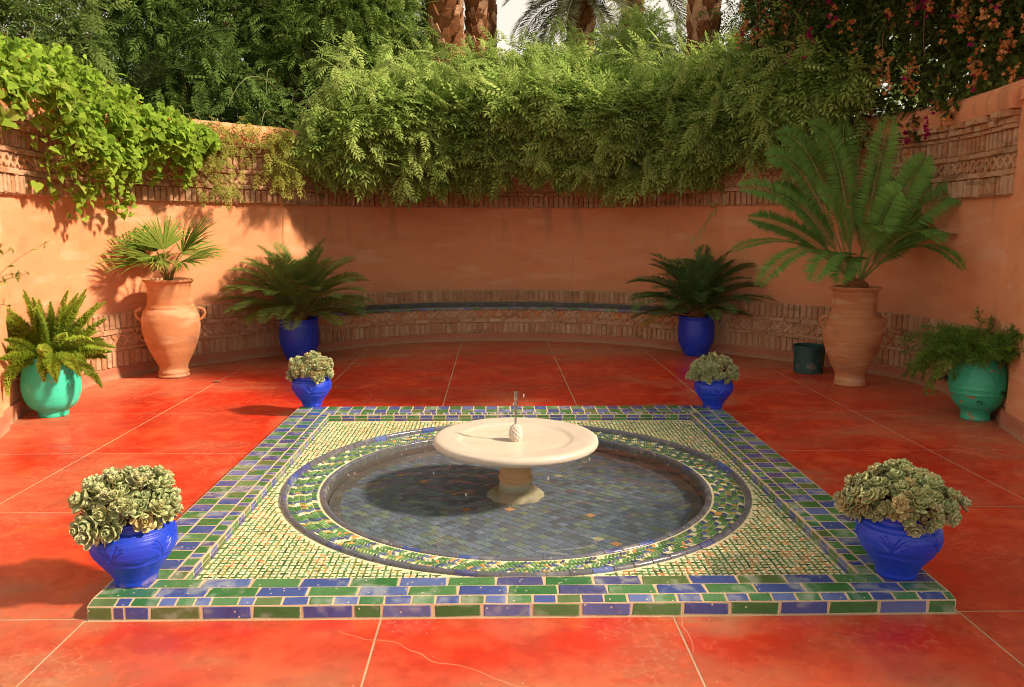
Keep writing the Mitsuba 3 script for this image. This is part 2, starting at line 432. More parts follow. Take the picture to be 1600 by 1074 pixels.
def cross_mesh(poly, rnd):
    m = trimesh.creation.extrude_polygon(poly, 1.0, engine='earcut')
    v = np.array(m.vertices)
    v[:, :2] *= np.where(v[:, 2:3] > 0.5, 0.93, 1.0)
    v = np.stack([v[:, 0], v[:, 2], v[:, 1]], 1)   # y outwards
    v += rnd.normal(0, 0.01, v.shape)
    return trimesh.Trimesh(v, np.array(m.faces)[:, ::-1], process=False)


CROSS = [mikit.ply(cross_mesh(_cross, rng), 'm_brick_red') for _ in range(3)]
BR = ['m_brick_0', 'm_brick_1', 'm_brick_2']


def course(holder, part, path, o, z0, z1, width, gap, depth, protos, weights=(.5, .3, .2), s0=0.02, s1=None, jit=1.0, turn=0.0, bsdfs=BR):
    """one course of bricks, each brick a part of its own"""
    total = at_length(path, o, np.array([0.0]))[3]
    s1 = total - 0.02 if s1 is None else s1
    n = max(1, int(round((s1 - s0) / (width + gap))))
    pitch = (s1 - s0) / n
    s = s0 + (np.arange(n) + 0.5) * pitch
    p, t, nn, _ = at_length(path, o, s)
    for i in range(n):
        a = turn + rng.normal(0, 0.02) * jit
        c, sn = math.cos(a), math.sin(a)
        X = np.r_[t[i] * c + nn[i] * sn, 0]
        Y = np.r_[nn[i] * c - t[i] * sn, 0]
        Z = np.array([0, 0, 1.0])
        tilt = rng.normal(0, 0.018) * jit
        X, Z = X + Z * tilt, Z - X * tilt
        w = pitch - gap + rng.normal(0, 0.003) * jit
        h = (z1 - z0) * (1 + rng.normal(0, 0.018) * jit)
        d = depth * (1 + rng.normal(0, 0.18) * jit)
        o3 = np.r_[p[i], (z0 + z1) / 2 + rng.normal(0, 0.002) * jit]
        inst(nm(f'{holder}__{part}'), protos[rng.integers(len(protos))], M4(o3, X * w, Y * d, Z * h), bsdfs[rng.choice(len(bsdfs), p=weights[:len(bsdfs)] if len(bsdfs) > 1 else [1])])


def cap_profile():
    a = np.linspace(-0.25, 1, 9) * np.pi / 2
    return [(-0.40, 2.56), (0.085, 2.56), (0.10, 2.60)] + [(0.02 + 0.085 * math.cos(q), 2.665 + 0.115 * math.sin(q)) for q in a] + [(-0.34, 2.79), (-0.40, 2.72)]


def rough(mesh, amp, freq, seed=0):
    """uneven hand-finished surface"""
    v = np.array(mesh.vertices)
    d = np.stack([meshkit.fbm(v * freq, 3, seed + k) - 0.5 for k in range(3)], 1)
    return trimesh.Trimesh(v + d * 2 * amp, mesh.faces, process=False)


def garden_wall(path, label, saw, lit):
    w = nm('garden_wall')
    tag(w, label, 'wall', 'curved walls round the courtyard')
    prof = [(-0.40, 0)] + [(-0.03, z) for z in (0, 0.4, 0.69, 0.9, 1.2, 1.5, 1.87, 2.2, 2.6)] + [(-0.40, 2.6)]
    put(f'{w}__plaster', rough(sweep(path, prof), 0.008, 1.3, 3), 'm_plaster', smooth=40)
    put(f'{w}__plinth', rough(sweep(path, [(-0.06, 0), (0.0, 0), (-0.003, 0.105), (-0.012, 0.12), (-0.06, 0.12)]), 0.004, 3, 9), 'm_plinth', smooth=30)
    put(f'{w}__mortar_band', rough(sweep(path, [(-0.06, 0.118), (-0.018, 0.118), (-0.018, 0.3), (-0.018, 0.5), (-0.022, 0.695), (-0.06, 0.70)]), 0.003, 6), 'm_mortar', smooth=30)
    put(f'{w}__mortar_band_001', rough(sweep(path, [(-0.06, 1.862), (0.0, 1.862), (0.004, 2.1), (0.008, 2.3), (0.012, 2.562), (-0.06, 2.562)]), 0.003, 6), 'm_mortar', smooth=30)
    put(f'{w}__coping', rough(sweep(path, cap_profile()), 0.008, 2.5, 5), 'm_plaster', smooth=50)
    course(w, 'soldier_brick', path, -0.019, 0.128, 0.292, 0.052, 0.022, 0.020, BRICK)
    course(w, 'stretcher_brick', path, -0.020, 0.298, 0.330, 0.20, 0.012, 0.024, BRICK)
    course(w, 'cross_brick', path, -0.019, 0.338, 0.470, 0.135, 0.004, 0.018, CROSS, jit=0.7, bsdfs=BR)
    course(w, 'stretcher_brick', path, -0.020, 0.478, 0.520, 0.20, 0.012, 0.026, BRICK)
    course(w, 'soldier_brick', path, -0.022, 0.530, 0.688, 0.052, 0.022, 0.022, BRICK)
    course(w, 'cornice_soldier_brick', path, -0.003, 1.872, 2.030, 0.058, 0.014, 0.036, BRICK)
    course(w, 'cornice_stretcher_brick', path, 0.0, 2.034, 2.080, 0.19, 0.010, 0.040, BRICK)
    course(w, 'cornice_cross_brick', path, 0.003, 2.088, 2.206, 0.120, 0.004, 0.022, CROSS, jit=0.7, bsdfs=BR)
    course(w, 'cornice_stretcher_brick', path, 0.003, 2.214, 2.256, 0.19, 0.010, 0.038, BRICK)
    course(w, 'cornice_soldier_brick', path, 0.005, 2.264, 2.405, 0.045, 0.034, 0.024, BRICK)
    course(w, 'cornice_stretcher_brick', path, 0.006, 2.412, 2.446, 0.19, 0.010, 0.045, BRICK)
    if saw:
        course(w, 'dentil_brick', path, 0.0, 2.450, 2.500, 0.082, 0.03, 0.085, SAW, turn=math.pi / 4)
        course(w, 'dentil_brick', path, 0.0, 2.505, 2.556, 0.088, 0.024, 0.115, SAW, turn=math.pi / 4, s0=0.075)
    else:
        course(w, 'dentil_brick', path, 0.0, 2.450, 2.500, 0.105, 0.035, 0.075, SAW)
        course(w, 'dentil_brick', path, 0.0, 2.505, 2.556, 0.11, 0.03, 0.105, SAW, s0=0.09)
    return w


garden_wall(LEFT, 'sunlit salmon plaster wall with brick bands, draped in lime-green creeper', True, True)
garden_wall(RIGHT, 'shaded terracotta plaster wall with brick bands behind the tall cycad', False, False)

# the niche wall behind the bench
w = nm('niche_wall')
tag(w, 'concave orange plaster wall above the brick bench, under the hanging climber', 'wall')
put(f'{w}__plaster', rough(sweep(NICHE, [(-0.40, 0)] + [(-0.03, z) for z in (0, 0.45, 0.69, 0.9, 1.2, 1.5, 1.87, 2.2, 2.6)] + [(-0.40, 2.6)]), 0.008, 1.3, 3), 'm_plaster', smooth=40)
put(f'{w}__mortar_band', rough(sweep(NICHE, [(-0.06, 0.40), (-0.018, 0.40), (-0.018, 0.55), (-0.022, 0.695), (-0.06, 0.70)]), 0.003, 6), 'm_mortar', smooth=30)
put(f'{w}__mortar_band_001', rough(sweep(NICHE, [(-0.06, 1.862), (0.0, 1.862), (0.004, 2.1), (0.008, 2.3), (0.012, 2.562), (-0.06, 2.562)]), 0.003, 6), 'm_mortar', smooth=30)
put(f'{w}__coping', rough(sweep(NICHE, cap_profile()), 0.008, 2.5, 5), 'm_plaster', smooth=50)
course(w, 'soldier_brick', NICHE, -0.022, 0.518, 0.676, 0.052, 0.022, 0.024, BRICK, weights=(.35, .45, .2))
course(w, 'cornice_soldier_brick', NICHE, -0.003, 1.872, 2.030, 0.058, 0.014, 0.036, BRICK)
course(w, 'cornice_stretcher_brick', NICHE, 0.0, 2.034, 2.080, 0.19, 0.010, 0.040, BRICK)

# the bench with a tiled water trough
w = nm('brick_bench')
tag(w, 'low curved brick bench with a tiled trough along the back wall', 'bench')
_ring = np.vstack([BENCH_END_L[:-1], BENCH, BENCH_END_R[1:]])
_back = NICHE + normals(NICHE) * -0.1
_in = BENCH + normals(BENCH) * -0.15
_lip = Polygon(np.vstack([_ring, np.array(BENCH_END_R)[::-1][:1], _in[::-1]])).buffer(0)
_full = Polygon(np.vstack([_ring, _back[::-1]])).buffer(0)
_core = _full.buffer(-0.018)
put(f'{w}__trough_bed', trimesh.Trimesh(*poly_prism(_core.intersection(Polygon(np.vstack([_in, _back[::-1]])).buffer(-0.004)), 0.0, 0.395), process=False), 'm_pool_wall')
put(f'{w}__trough_back', sweep(NICHE, [(-0.05, 0.39), (-0.012, 0.39), (-0.012, 0.506), (-0.05, 0.506)]), 'm_pool_wall')
_lipc = _core.difference(Polygon(np.vstack([_in, _back[::-1]])).buffer(0.0)).buffer(-0.002)
put(f'{w}__mortar_core', trimesh.Trimesh(*poly_prism(_lipc, 0.0, 0.455), process=False), 'm_mortar')
for _pth in (BENCH_END_L, BENCH, BENCH_END_R):
    put(nm(f'{w}__plinth'), rough(sweep(_pth, [(-0.06, 0), (0.0, 0), (-0.003, 0.095), (-0.012, 0.11), (-0.06, 0.11)]), 0.004, 3, 9), 'm_plinth', smooth=30)
    course(w, 'soldier_brick', _pth, -0.019, 0.118, 0.262, 0.052, 0.022, 0.022, BRICK, s0=0.0)
    course(w, 'stretcher_brick', _pth, -0.020, 0.268, 0.318, 0.20, 0.012, 0.028, BRICK, s0=0.0)
    course(w, 'cross_brick', _pth, -0.019, 0.326, 0.450, 0.150, 0.012, 0.018, CROSS, jit=0.7, bsdfs=['m_brick_0', 'm_brick_red'], weights=(.4, .6), s0=0.0)

_FR = {}


def tile_block(rnd):
    def ring(z, s):
        q = np.array([[-.5, -.5, z], [.5, -.5, z], [.5, .5, z], [-.5, .5, z]]) * [1 - s, 1 - s, 1]
        return q + rnd.normal(0, 0.009, (4, 3)) * [1, 1, 2]
    v = np.vstack([ring(0, 0), ring(.55, 0), ring(1, .07)])
    f = []
    for k in (0, 4):
        for i in range(4):
            a, b = k + i, k + (i + 1) % 4
            f += [[a, b, b + 4], [a, b + 4, a + 4]]
    f += [[8, 9, 10], [8, 10, 11]]
    return trimesh.Trimesh(v, f, process=False)


TILE = [mikit.ply(tile_block(rng), 'm_grout') for _ in range(5)]


def tile(key, c, ux, uy, lx, ly, th, color, gap=0.0044):
    ux, uy = unit(ux), unit(uy)
    n = np.cross(ux, uy)
    a = rng.normal(0, 0.012)
    X, Y = ux * math.cos(a) + uy * math.sin(a), uy * math.cos(a) - ux * math.sin(a)
    tl = rng.normal(0, 0.010, 2)
    N = unit(n + X * tl[0] + Y * tl[1])
    g = gap + abs(rng.normal(0, 0.0012))
    inst(nm(key), TILE[rng.integers(5)], M4(c, X * (lx - g), Y * (ly - g), N * th), GLAZE[color][rng.choice(3, p=[.45, .35, .2])])


_p, _t, _n, _L = at_length(BENCH, -0.07, np.array([0.0]))
_s = np.arange(0.06, _L - 0.05, 0.105)
_p, _t, _n, _L = at_length(BENCH, -0.07, _s)
for i in range(len(_s)):
    tile('brick_bench__lip_tile', np.r_[_p[i] + 0.006 * _n[i], 0.449], np.r_[_t[i], 0], -np.r_[_n[i], 0], 0.108, 0.15, 0.030, 'blue' if (i % 3 == 1) else 'green')
    if rng.random() < .5:
        scene[list(scene)[-1]]['bsdf'] = {'type': 'ref', 'id': 'm_ring_tile'}

# end piers of the two walls
for sgn, lab in ((-1, 'salmon plaster pier ending the sunlit wall beside the turquoise pot'), (1, 'shaded rose plaster pier ending the wall beside the jade-green pot')):
    w = nm('plaster_pier')
    tag(w, lab, 'pier')
    q = np.array([(-4.16, 3.50), (-4.03, 3.08), (-3.99, 3.08), (-3.86, 2.62), (-4.75, 2.62), (-4.75, 3.9), (-4.30, 3.9)])
    q[:, 0] *= -sgn
    P = Polygon(q)
    v, f = poly_prism(P, 0.0, 2.62)
    m = trimesh.Trimesh(v, f).subdivide_to_size(0.16)
    put(f'{w}__shaft', rough(trimesh.Trimesh(m.vertices, m.faces), 0.008, 1.6, 4), 'm_plaster')
    v, f = poly_prism(P.buffer(0.03, join_style=2), 0.0, 0.13)
    put(f'{w}__plinth', trimesh.Trimesh(v, f), 'm_plinth')
    layers = [poly_prism(P.buffer(b, join_style=1), z0, z1) for b, z0, z1 in ((0.012, 2.618, 2.66), (0.006, 2.66, 2.70), (-0.012, 2.70, 2.735), (-0.05, 2.735, 2.76))]
    hull = trimesh.convex.convex_hull(cat(layers)[0])
    put(f'{w}__coping', hull, 'm_plaster', smooth=35)

# ------------------------------------------------------------------ ground, floor slabs
labels['ground'] = {'kind': 'structure', 'label': 'bare brown earth of the garden beyond the walls'}
_g = sbox(-150, -60, 150, 250).difference(sbox(-1.75, 0.05, 1.75, 3.54))
put('ground', trimesh.Trimesh(*poly_prism(_g, -0.5, -0.06)), 'm_earth')
_court = Polygon(np.vstack([[(-7, -7)], [(-7, 2.62), (-3.86, 2.62), (-3.99, 3.08)], LEFT, BENCH_END_L[1:-1], BENCH, BENCH_END_R[1:-1], RIGHT, [(3.99, 3.08), (3.86, 2.62), (7, 2.62)], [(7, -7)]])).buffer(0)
_hole = sbox(-1.80, -0.022, 1.80, 3.585)
labels['floor'] = {'kind': 'structure', 'label': 'glossy red painted concrete slabs with pale joints, dusty along the walls'}
put('floor', trimesh.Trimesh(*poly_prism(_court.difference(sbox(-1.76, 0.02, 1.76, 3.545)), -0.058, -0.0015)), 'm_grout_floor')
_xs = [-6.6, -5.42, -4.22, -3.01, -1.81, -0.6, 0.61, 1.82, 3.02, 4.23, 5.43, 6.6]
_ys = [-6.2, -4.95, -3.7, -2.45, -1.22, -0.008, 1.25, 2.43, 3.66, 4.74, 5.85, 7.2, 8.3]
for i in range(len(_xs) - 1):
    for j in range(len(_ys) - 1):
        jx = 0.0
        if _ys[j + 1] <= 0 and i in (0, 1, 2, 8, 9, 10) and False:
            continue
        g = 0.0048
        cell = sbox(_xs[i] + g, _ys[j] + g, _xs[i + 1] - g, _ys[j + 1] - g).intersection(_court.buffer(-0.004)).difference(_hole.buffer(0.012, join_style=2))
        if cell.area < 0.01:
            continue
        for gg in getattr(cell, 'geoms', [cell]):
            if gg.area < 0.004:
                continue
            v, f = poly_prism(gg, -0.012, 0.0)
            put(nm('floor__slab'), trimesh.Trimesh(v, f, process=False), 'm_floor')

# ------------------------------------------------------------------ the tiled pool
tag('tiled_pool', 'square raised pool with a blue and green checkered tile kerb and mosaic floor', 'pool')
S0, S1, YB, YF = 1.80, 1.49, 3.585, 0.0
TZ = 0.085
core = []
pf = [(-0.022, -0.06), (-0.022, 0.0590), (0.026, 0.0715), (0.2015, 0.0732), (0.2015, -0.06)]
m = trimesh.creation.extrude_polygon(Polygon(pf), 2 * S0 - 0.004, engine='earcut')
v = np.array(m.vertices)
core.append((np.stack([v[:, 2] - S0 + 0.002, v[:, 0], v[:, 1]], 1), np.array(m.faces)))


def bx(x0, x1, y0, y1, z0, z1):
    return poly_prism(sbox(x0, y0, x1, y1), z0, z1)


core += [bx(-S0 + .002, -S1 + .0025, .1995, YB - .002, -.06, .0732), bx(S1 - .0025, S0 - .002, .1995, YB - .002, -.06, .0732), bx(-S1 + .0025, S1 - .0025, 3.2725, YB - .002, -.06, .0730)]
for c_ in core:
    put(nm('tiled_pool__kerb'), trimesh.Trimesh(*c_), 'm_grout')
ex, ey, ez = np.eye(3)
K = ('blue', 'green')
# front face
xs, cols = [-S0], []
seq = [(.105, 1), (.048, 0), (.100, 0)]
for l, c_ in seq:
    xs.append(xs[-1] + l)
    cols.append(c_)
c_ = 1
while xs[-1] < S0 - 0.30:
    l = 0.207 + rng.normal(0, 0.004)
    if len(cols) == 7:
        l = 0.115
    xs.append(xs[-1] + l)
    cols.append(c_)
    c_ = 1 - c_
rest = S0 - xs[-1]
if rest > 0.215:
    xs.append(xs[-1] + 0.207)
    cols.append(c_)
    c_ = 1 - c_
xs.append(S0)
cols.append(c_)
for a, b, c_ in zip(xs[:-1], xs[1:], cols):
    tile('tiled_pool__face_tile', [(a + b) / 2, -0.014, 0.0297], ex, ez, b - a, 0.058, 0.010, K[c_], 0.006)
# bevelled edge row of the front
sl = unit([0, 0.047, 0.0125])
x, k = -S0 + 0.002, 0
wid = [.11, .06, .115, .07, .075, .065, .115, .065, .115]
while x < S0 - 0.02:
    l = wid[k] if k < len(wid) else 0.102 + rng.normal(0, 0.004)
    l = min(l, S0 - 0.002 - x)
    tile('tiled_pool__edge_tile', [x + l / 2, 0.0050, 0.0575], ex, sl, l, 0.052, 0.010, K[(k + 1) % 2])
    x += l
    k += 1
# two rows of large tiles on the front
for r in range(2):
    n = 17
    w_ = (2 * S0 - 0.01) / n
    off = -0.02 if r else 0.03
    for i in range(n):
        a, b = -S0 + .005 + i * w_ + (off if i else 0), -S0 + .005 + (i + 1) * w_ + (off if i < n - 1 else 0)
        tile('tiled_pool__border_tile', [(a + b) / 2, 0.0735 + 0.0850 * r, 0.0648], ex, ey, b - a, 0.0850, 0.010, K[(i + r + 1) % 2])
# sides
n = 32
pt = (YB - 0.203) / n
for sg in (-1, 1):
    for r in range(2):
        for i in range(n):
            tile('tiled_pool__border_tile', [sg * (1.739 - 0.1195 * r), 0.201 + (i + .5) * pt, 0.0648], ex, ey, 0.1195, pt, 0.010, K[(i + r) % 2])
    y, k = 0.203, 0
    while y < 3.34:
        l = (0.055 if k % 2 else 0.085) + rng.normal(0, 0.003)
        if k > 42:
            l = 0.062
        l = min(l, 3.345 - y)
        if l < 0.02:
            break
        t2 = unit([1, 0, 0.03 * sg])
        tile('tiled_pool__edge_tile', [sg * 1.5235, y + l / 2, 0.0640], t2, ey, 0.068, l, 0.010, K[(k + 1) % 2])
        y += l
        k += 1
    for i in range(29):
        pf2 = (3.275 - 0.203) / 29
        for hz, pr in ((0.0575, 0.0), (0.033, 0.003)):
            tile('tiled_pool__face_tile' if hz > .05 else 'tiled_pool__moulding_tile', [sg * (1.494 - pr), 0.203 + (i + .5) * pf2, hz], -sg * ey, ez, pf2, 0.027, 0.008, K[(i + 1) % 2], 0.006)
# back
for r in range(2):
    for i in range(30):
        w_ = 3.10 / 30
        tile('tiled_pool__border_tile', [-1.55 + (i + .5) * w_, 3.405 + 0.1195 * r, 0.0648], ex, ey, w_, 0.1195, 0.010, K[(i + r) % 2])
x, k = -1.49, 0
while x < 1.47:
    l = min((0.060 if k % 2 else 0.045) + rng.normal(0, 0.002), 1.49 - x)
    if l < 0.015:
        break
    tile('tiled_pool__edge_tile', [x + l / 2, 3.310, 0.0640], ex, unit([0, 1, 0.03]), l, 0.068, 0.010, K[k % 2])
    x += l
    k += 1
for i in range(28):
    w_ = 2.98 / 28
    for hz, pr in ((0.0575, 0.0), (0.033, 0.003)):
        tile('tiled_pool__face_tile' if hz > .05 else 'tiled_pool__moulding_tile', [-1.49 + (i + .5) * w_, 3.279 - pr, hz], ex, ez, w_, 0.027, 0.008, K[(i + 1) % 2], 0.006)

# mosaic bed and its woven tesserae
CX, CY = 0.0, 1.735
inner = sbox(-1.50, 0.19, 1.50, 3.285)
put('tiled_pool__mosaic_bed', trimesh.Trimesh(*poly_prism(inner.difference(Point(CX, CY).buffer(1.40, 64)), -0.05, 0.019)), 'm_mosaic_bed')
put('tiled_pool__herringbone_bed', trimesh.Trimesh(*poly_prism(Point(CX, CY).buffer(1.40, 64).difference(Point(CX, CY).buffer(1.18, 64)), -0.05, 0.002)), 'm_mosaic_bed')


def bars(c, ux, lx, ly, h, col):
    """many little slabs: centres (N,3), x directions (N,2), sizes, colours"""
    N = len(c)
    t = np.array([[-.5, -.5, 0], [.5, -.5, 0], [.5, .5, 0], [-.5, .5, 0], [-.45, -.42, 1], [.45, -.42, 1], [.45, .42, 1], [-.45, .42, 1]])
    f = np.array([[0, 1, 5], [0, 5, 4], [1, 2, 6], [1, 6, 5], [2, 3, 7], [2, 7, 6], [3, 0, 4], [3, 4, 7], [4, 5, 6], [4, 6, 7]])
    ux = unit(ux)
    X = np.c_[ux, np.zeros(N)]
    Y = np.c_[-ux[:, 1], ux[:, 0], np.zeros(N)]
    V = c[:, None] + t[None, :, :1] * X[:, None] * np.reshape(lx, (-1, 1, 1)) + t[None, :, 1:2] * Y[:, None] * np.reshape(ly, (-1, 1, 1))
    V[:, :, 2] += t[None, :, 2] * np.reshape(h, (-1, 1))
    F = (f[None] + (np.arange(N) * 8)[:, None, None]).reshape(-1, 3)
    return (V.reshape(-1, 3), F), np.repeat(col[:, None], 8, 1).reshape(-1, 3)


r_ = np.random.default_rng(11)
pa = 0.0305
gi, gj = np.meshgrid(np.arange(-49, 50), np.arange(0, 101), indexing='ij')
gx, gy = gi.ravel() * pa, 0.21 + gj.ravel() * pa
odd = (gi.ravel() + gj.ravel()) % 2 == 1
ok = (np.hypot(gx - CX, gy - CY) > 1.452) & (np.abs(gx) < 1.475) & (gy > 0.215) & (gy < 3.255)
gx, gy, odd = gx[ok], gy[ok], odd[ok]
N = len(gx)
pal = np.array([(0.075, 0.165, 0.045), (0.16, 0.22, 0.06), (0.12, 0.27, 0.12), (0.045, 0.09, 0.035), (0.50, 0.24, 0.09), (0.22, 0.22, 0.06)])
ch = r_.choice(6, N, p=[.40, .19, .17, .10, .045, .095])
pat = meshkit.noise(np.stack([gx * 2.2, gy * 2.2, gx * 0], 1), 3)
ch = np.where((pat > 0.62) & (r_.random(N) < 0.16), 4, ch)
col = pal[ch] * (0.8 + 0.4 * r_.random((N, 1)))
ang = np.where(odd, 0, np.pi / 2) + r_.normal(0, 0.06, N)
cc = np.stack([gx + r_.normal(0, .0012, N), gy + r_.normal(0, .0012, N), np.full(N, 0.0165)], 1)
b1 = bars(cc, np.stack([np.cos(ang), np.sin(ang)], 1), 0.045 + r_.normal(0, .002, N), 0.0098 + r_.normal(0, .001, N), 0.0055 + r_.normal(0, .0007, N), col)
hx, hy = gx + pa / 2, gy + pa / 2
h_ok = (np.hypot(hx - CX, hy - CY) > 1.45) & (hx < 1.48) & (hy < 3.26)
hx, hy = hx[h_ok], hy[h_ok]
N2 = len(hx)
cream = np.array((0.80, 0.735, 0.50)) * (0.78 + 0.34 * r_.random((N2, 1))) * np.where(r_.random((N2, 1)) < .06, (0.9, 0.72, 0.55), (1, 1, 1))
a2 = np.where(r_.random(N2) < .5, 0, np.pi / 2) + r_.normal(0, 0.07, N2)
b2 = bars(np.stack([hx, hy, np.full(N2, 0.0165)], 1), np.stack([np.cos(a2), np.sin(a2)], 1), 0.0200 + r_.normal(0, .001, N2), 0.0200 + r_.normal(0, .001, N2), 0.0050 + r_.normal(0, .0006, N2), cream)
put('tiled_pool__woven_mosaic', trimesh.Trimesh(*cat([b1[0], b2[0]]), process=False), 'm_mosaic', color=np.vstack([b1[1], b2[1]]))
stuff('tiled_pool__woven_mosaic', 'cream and green woven mosaic pieces')

# herringbone ring
rows, out, cols = 5, [], []
for r in range(rows):
    rad = 1.222 + 0.0345 * (r + .5) - 0.004
    n = int(2 * np.pi * rad / 0.0205)
    th = (np.arange(n) + 0.5 * (r % 2)) * 2 * np.pi / n
    sg = 1 if r % 2 else -1
    X = np.stack([np.cos(th + sg * 0.62), np.sin(th + sg * 0.62)], 1)
    c3 = np.stack([CX + rad * np.cos(th), CY + rad * np.sin(th), np.full(n, 0.0015)], 1)
    pal2 = np.array([(0.07, 0.17, 0.06), (0.12, 0.25, 0.10), (0.09, 0.13, 0.25), (0.06, 0.085, 0.16), (0.72, 0.66, 0.44), (0.60, 0.30, 0.10), (0.24, 0.26, 0.09)])
    k = (np.arange(n) // 2 + r) % 4
    q = np.where(k < 2, r_.choice([0, 1], n), np.where(k == 2, r_.choice([2, 3], n), r_.choice([4, 4, 6, 1], n)))
    q = np.where(r_.random(n) < .05, 5, q)
    b = bars(c3, X, 0.037 + r_.normal(0, .0015, n), 0.0125 + r_.normal(0, .001, n), 0.0050 + r_.normal(0, .0008, n), pal2[q] * (0.8 + .4 * r_.random((n, 1))))
    out.append(b[0])
    cols.append(b[1])
put('tiled_pool__herringbone_mosaic', trimesh.Trimesh(*cat(out), process=False), 'm_mosaic', color=np.vstack(cols))
stuff('tiled_pool__herringbone_mosaic', 'green and blue herringbone mosaic ring')


def ring_tiles(part, r0, r1, z0, h, n):
    da = 2 * np.pi / n
    a = np.linspace(-da / 2 + 0.0022, da / 2 - 0.0022, 4)
    prof = [(r0, z0 - 0.03), (r0, z0 + 0.45 * h), (r0 + 0.18 * (r1 - r0), z0 + 0.85 * h), (r0 + .4 * (r1 - r0), z0 + h), (r0 + .6 * (r1 - r0), z0 + h), (r0 + 0.82 * (r1 - r0), z0 + 0.85 * h), (r1, z0 + 0.45 * h), (r1, z0 - 0.03)]
    v = np.array([[r * math.cos(t), r * math.sin(t), z] for t in a for r, z in prof])
    k = len(prof)
    f = grid_faces(4, k, closed_b=True)
    cap = cap_faces(prof)
    mm = trimesh.Trimesh(v, np.vstack([f, cap, cap[:, ::-1] + 3 * k]), process=False)
    if mm.volume < 0:
        mm.invert()
    pro = mikit.ply(mm, 'm_ring_tile', smooth=50)
    for i in range(n):
        t = (i + 0.5) * da
        c, s = math.cos(t), math.sin(t)
        bs = 'm_ring_tile' if rng.random() < 0.88 else GLAZE['blue'][rng.integers(3)]
        inst(nm(f'tiled_pool__{part}'), pro, M4([CX, CY, rng.normal(0, .0008)], [c, s, 0], [-s, c, 0], [0, 0, 1]), bs)


ring_tiles('outer_ring_tile', 1.394, 1.432, 0.012, 0.026, 84)
ring_tiles('inner_ring_tile', 1.166, 1.206, -0.004, 0.016, 72)
_m = lathe([(1.403, 0.010), (1.403, 0.030), (1.423, 0.030), (1.423, 0.010)], 128)
put('tiled_pool__ring_mortar', trimesh.Trimesh(_m[0] * [1, 1, 1] + [CX, CY, 0], np.vstack([_m[1]]), process=False), 'm_grout')
_m = lathe([(1.178, -0.02), (1.178, 0.008), (1.195, 0.008), (1.195, -0.02)], 128)
put('tiled_pool__ring_mortar_001', trimesh.Trimesh(_m[0] + [CX, CY, 0], _m[1], process=False), 'm_grout')
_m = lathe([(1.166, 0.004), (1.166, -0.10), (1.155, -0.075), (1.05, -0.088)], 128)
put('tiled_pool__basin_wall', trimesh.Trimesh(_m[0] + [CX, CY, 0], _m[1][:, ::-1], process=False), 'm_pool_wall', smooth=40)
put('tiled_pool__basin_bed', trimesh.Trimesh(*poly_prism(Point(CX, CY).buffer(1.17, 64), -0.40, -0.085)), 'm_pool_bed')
pb = 0.060
gi, gj = np.meshgrid(np.arange(-34, 35), np.arange(-34, 35), indexing='ij')
u_, v_ = gi.ravel() * pb, gj.ravel() * pb
gx, gy = (u_ - v_) * 0.72, (u_ + v_) * 0.60
ok = np.hypot(gx, gy) < 1.10
gx, gy = gx[ok], gy[ok]
N = len(gx)
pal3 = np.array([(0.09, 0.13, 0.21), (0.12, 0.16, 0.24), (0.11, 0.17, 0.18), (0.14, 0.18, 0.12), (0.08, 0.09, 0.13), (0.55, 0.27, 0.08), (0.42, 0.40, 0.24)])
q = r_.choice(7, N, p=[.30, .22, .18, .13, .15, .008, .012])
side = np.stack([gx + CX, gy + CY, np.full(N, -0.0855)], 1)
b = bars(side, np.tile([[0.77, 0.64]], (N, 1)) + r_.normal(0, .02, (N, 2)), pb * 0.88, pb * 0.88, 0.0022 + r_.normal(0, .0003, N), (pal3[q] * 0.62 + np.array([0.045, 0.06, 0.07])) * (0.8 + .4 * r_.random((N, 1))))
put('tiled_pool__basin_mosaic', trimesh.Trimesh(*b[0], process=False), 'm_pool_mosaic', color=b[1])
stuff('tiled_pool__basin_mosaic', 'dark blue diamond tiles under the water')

# water: one rippled sheet
nr, na = 90, 220
rr = np.linspace(0.0, 1.1645, nr)
tt = np.arange(na) * 2 * np.pi / na
R_, A_ = np.meshgrid(rr, tt, indexing='ij')
wx, wy = R_ * np.cos(A_), R_ * np.sin(A_)
P3 = np.stack([wx * 6, wy * 14, wx * 0 + 3], -1)
hh = 0.0030 * (meshkit.fbm(P3, 3, 2) - .5)
for (ax, ay, am, fr, dec) in ((0.33, -0.42, 0.0016, 34, 2.2), (0.30, 0.30, 0.0012, 46, 3.5), (-0.36, 0.0, 0.0011, 42, 3.5), (0.0, 0.0, 0.0010, 38, 1.8), (-0.25, -0.55, 0.0006, 40, 4)):
    d_ = np.hypot(wx - ax, wy - ay)
    hh += am * np.sin(d_ * fr) * np.exp(-d_ * dec) * np.minimum(d_ * 20, 1)
labels['water'] = {'kind': 'structure', 'label': 'still dark water rippling in the round basin'}
put('water', trimesh.Trimesh(np.stack([wx + CX, wy + CY, hh * 1.5 - 0.014], -1).reshape(-1, 3), grid_faces(nr, na, closed_b=True), process=False), 'm_water', smooth=True)

# ------------------------------------------------------------------ fountain
tag('fountain', 'pale marble dish fountain on a short stem standing in the water', 'fountain')


def chip(TH, Z, R):
    P = np.stack([np.cos(TH) * 9, np.sin(TH) * 9, Z * 40], -1)
    n = meshkit.fbm(P, 3, 1)
    low = np.clip((0.262 - Z) / 0.03, 0, 1) * np.clip((R - 0.44) / 0.05, 0, 1)
    return -0.016 * np.clip(n - 0.52, 0, 1) * 4 * low + 0.003 * (n - .5) * (R > 0.4)


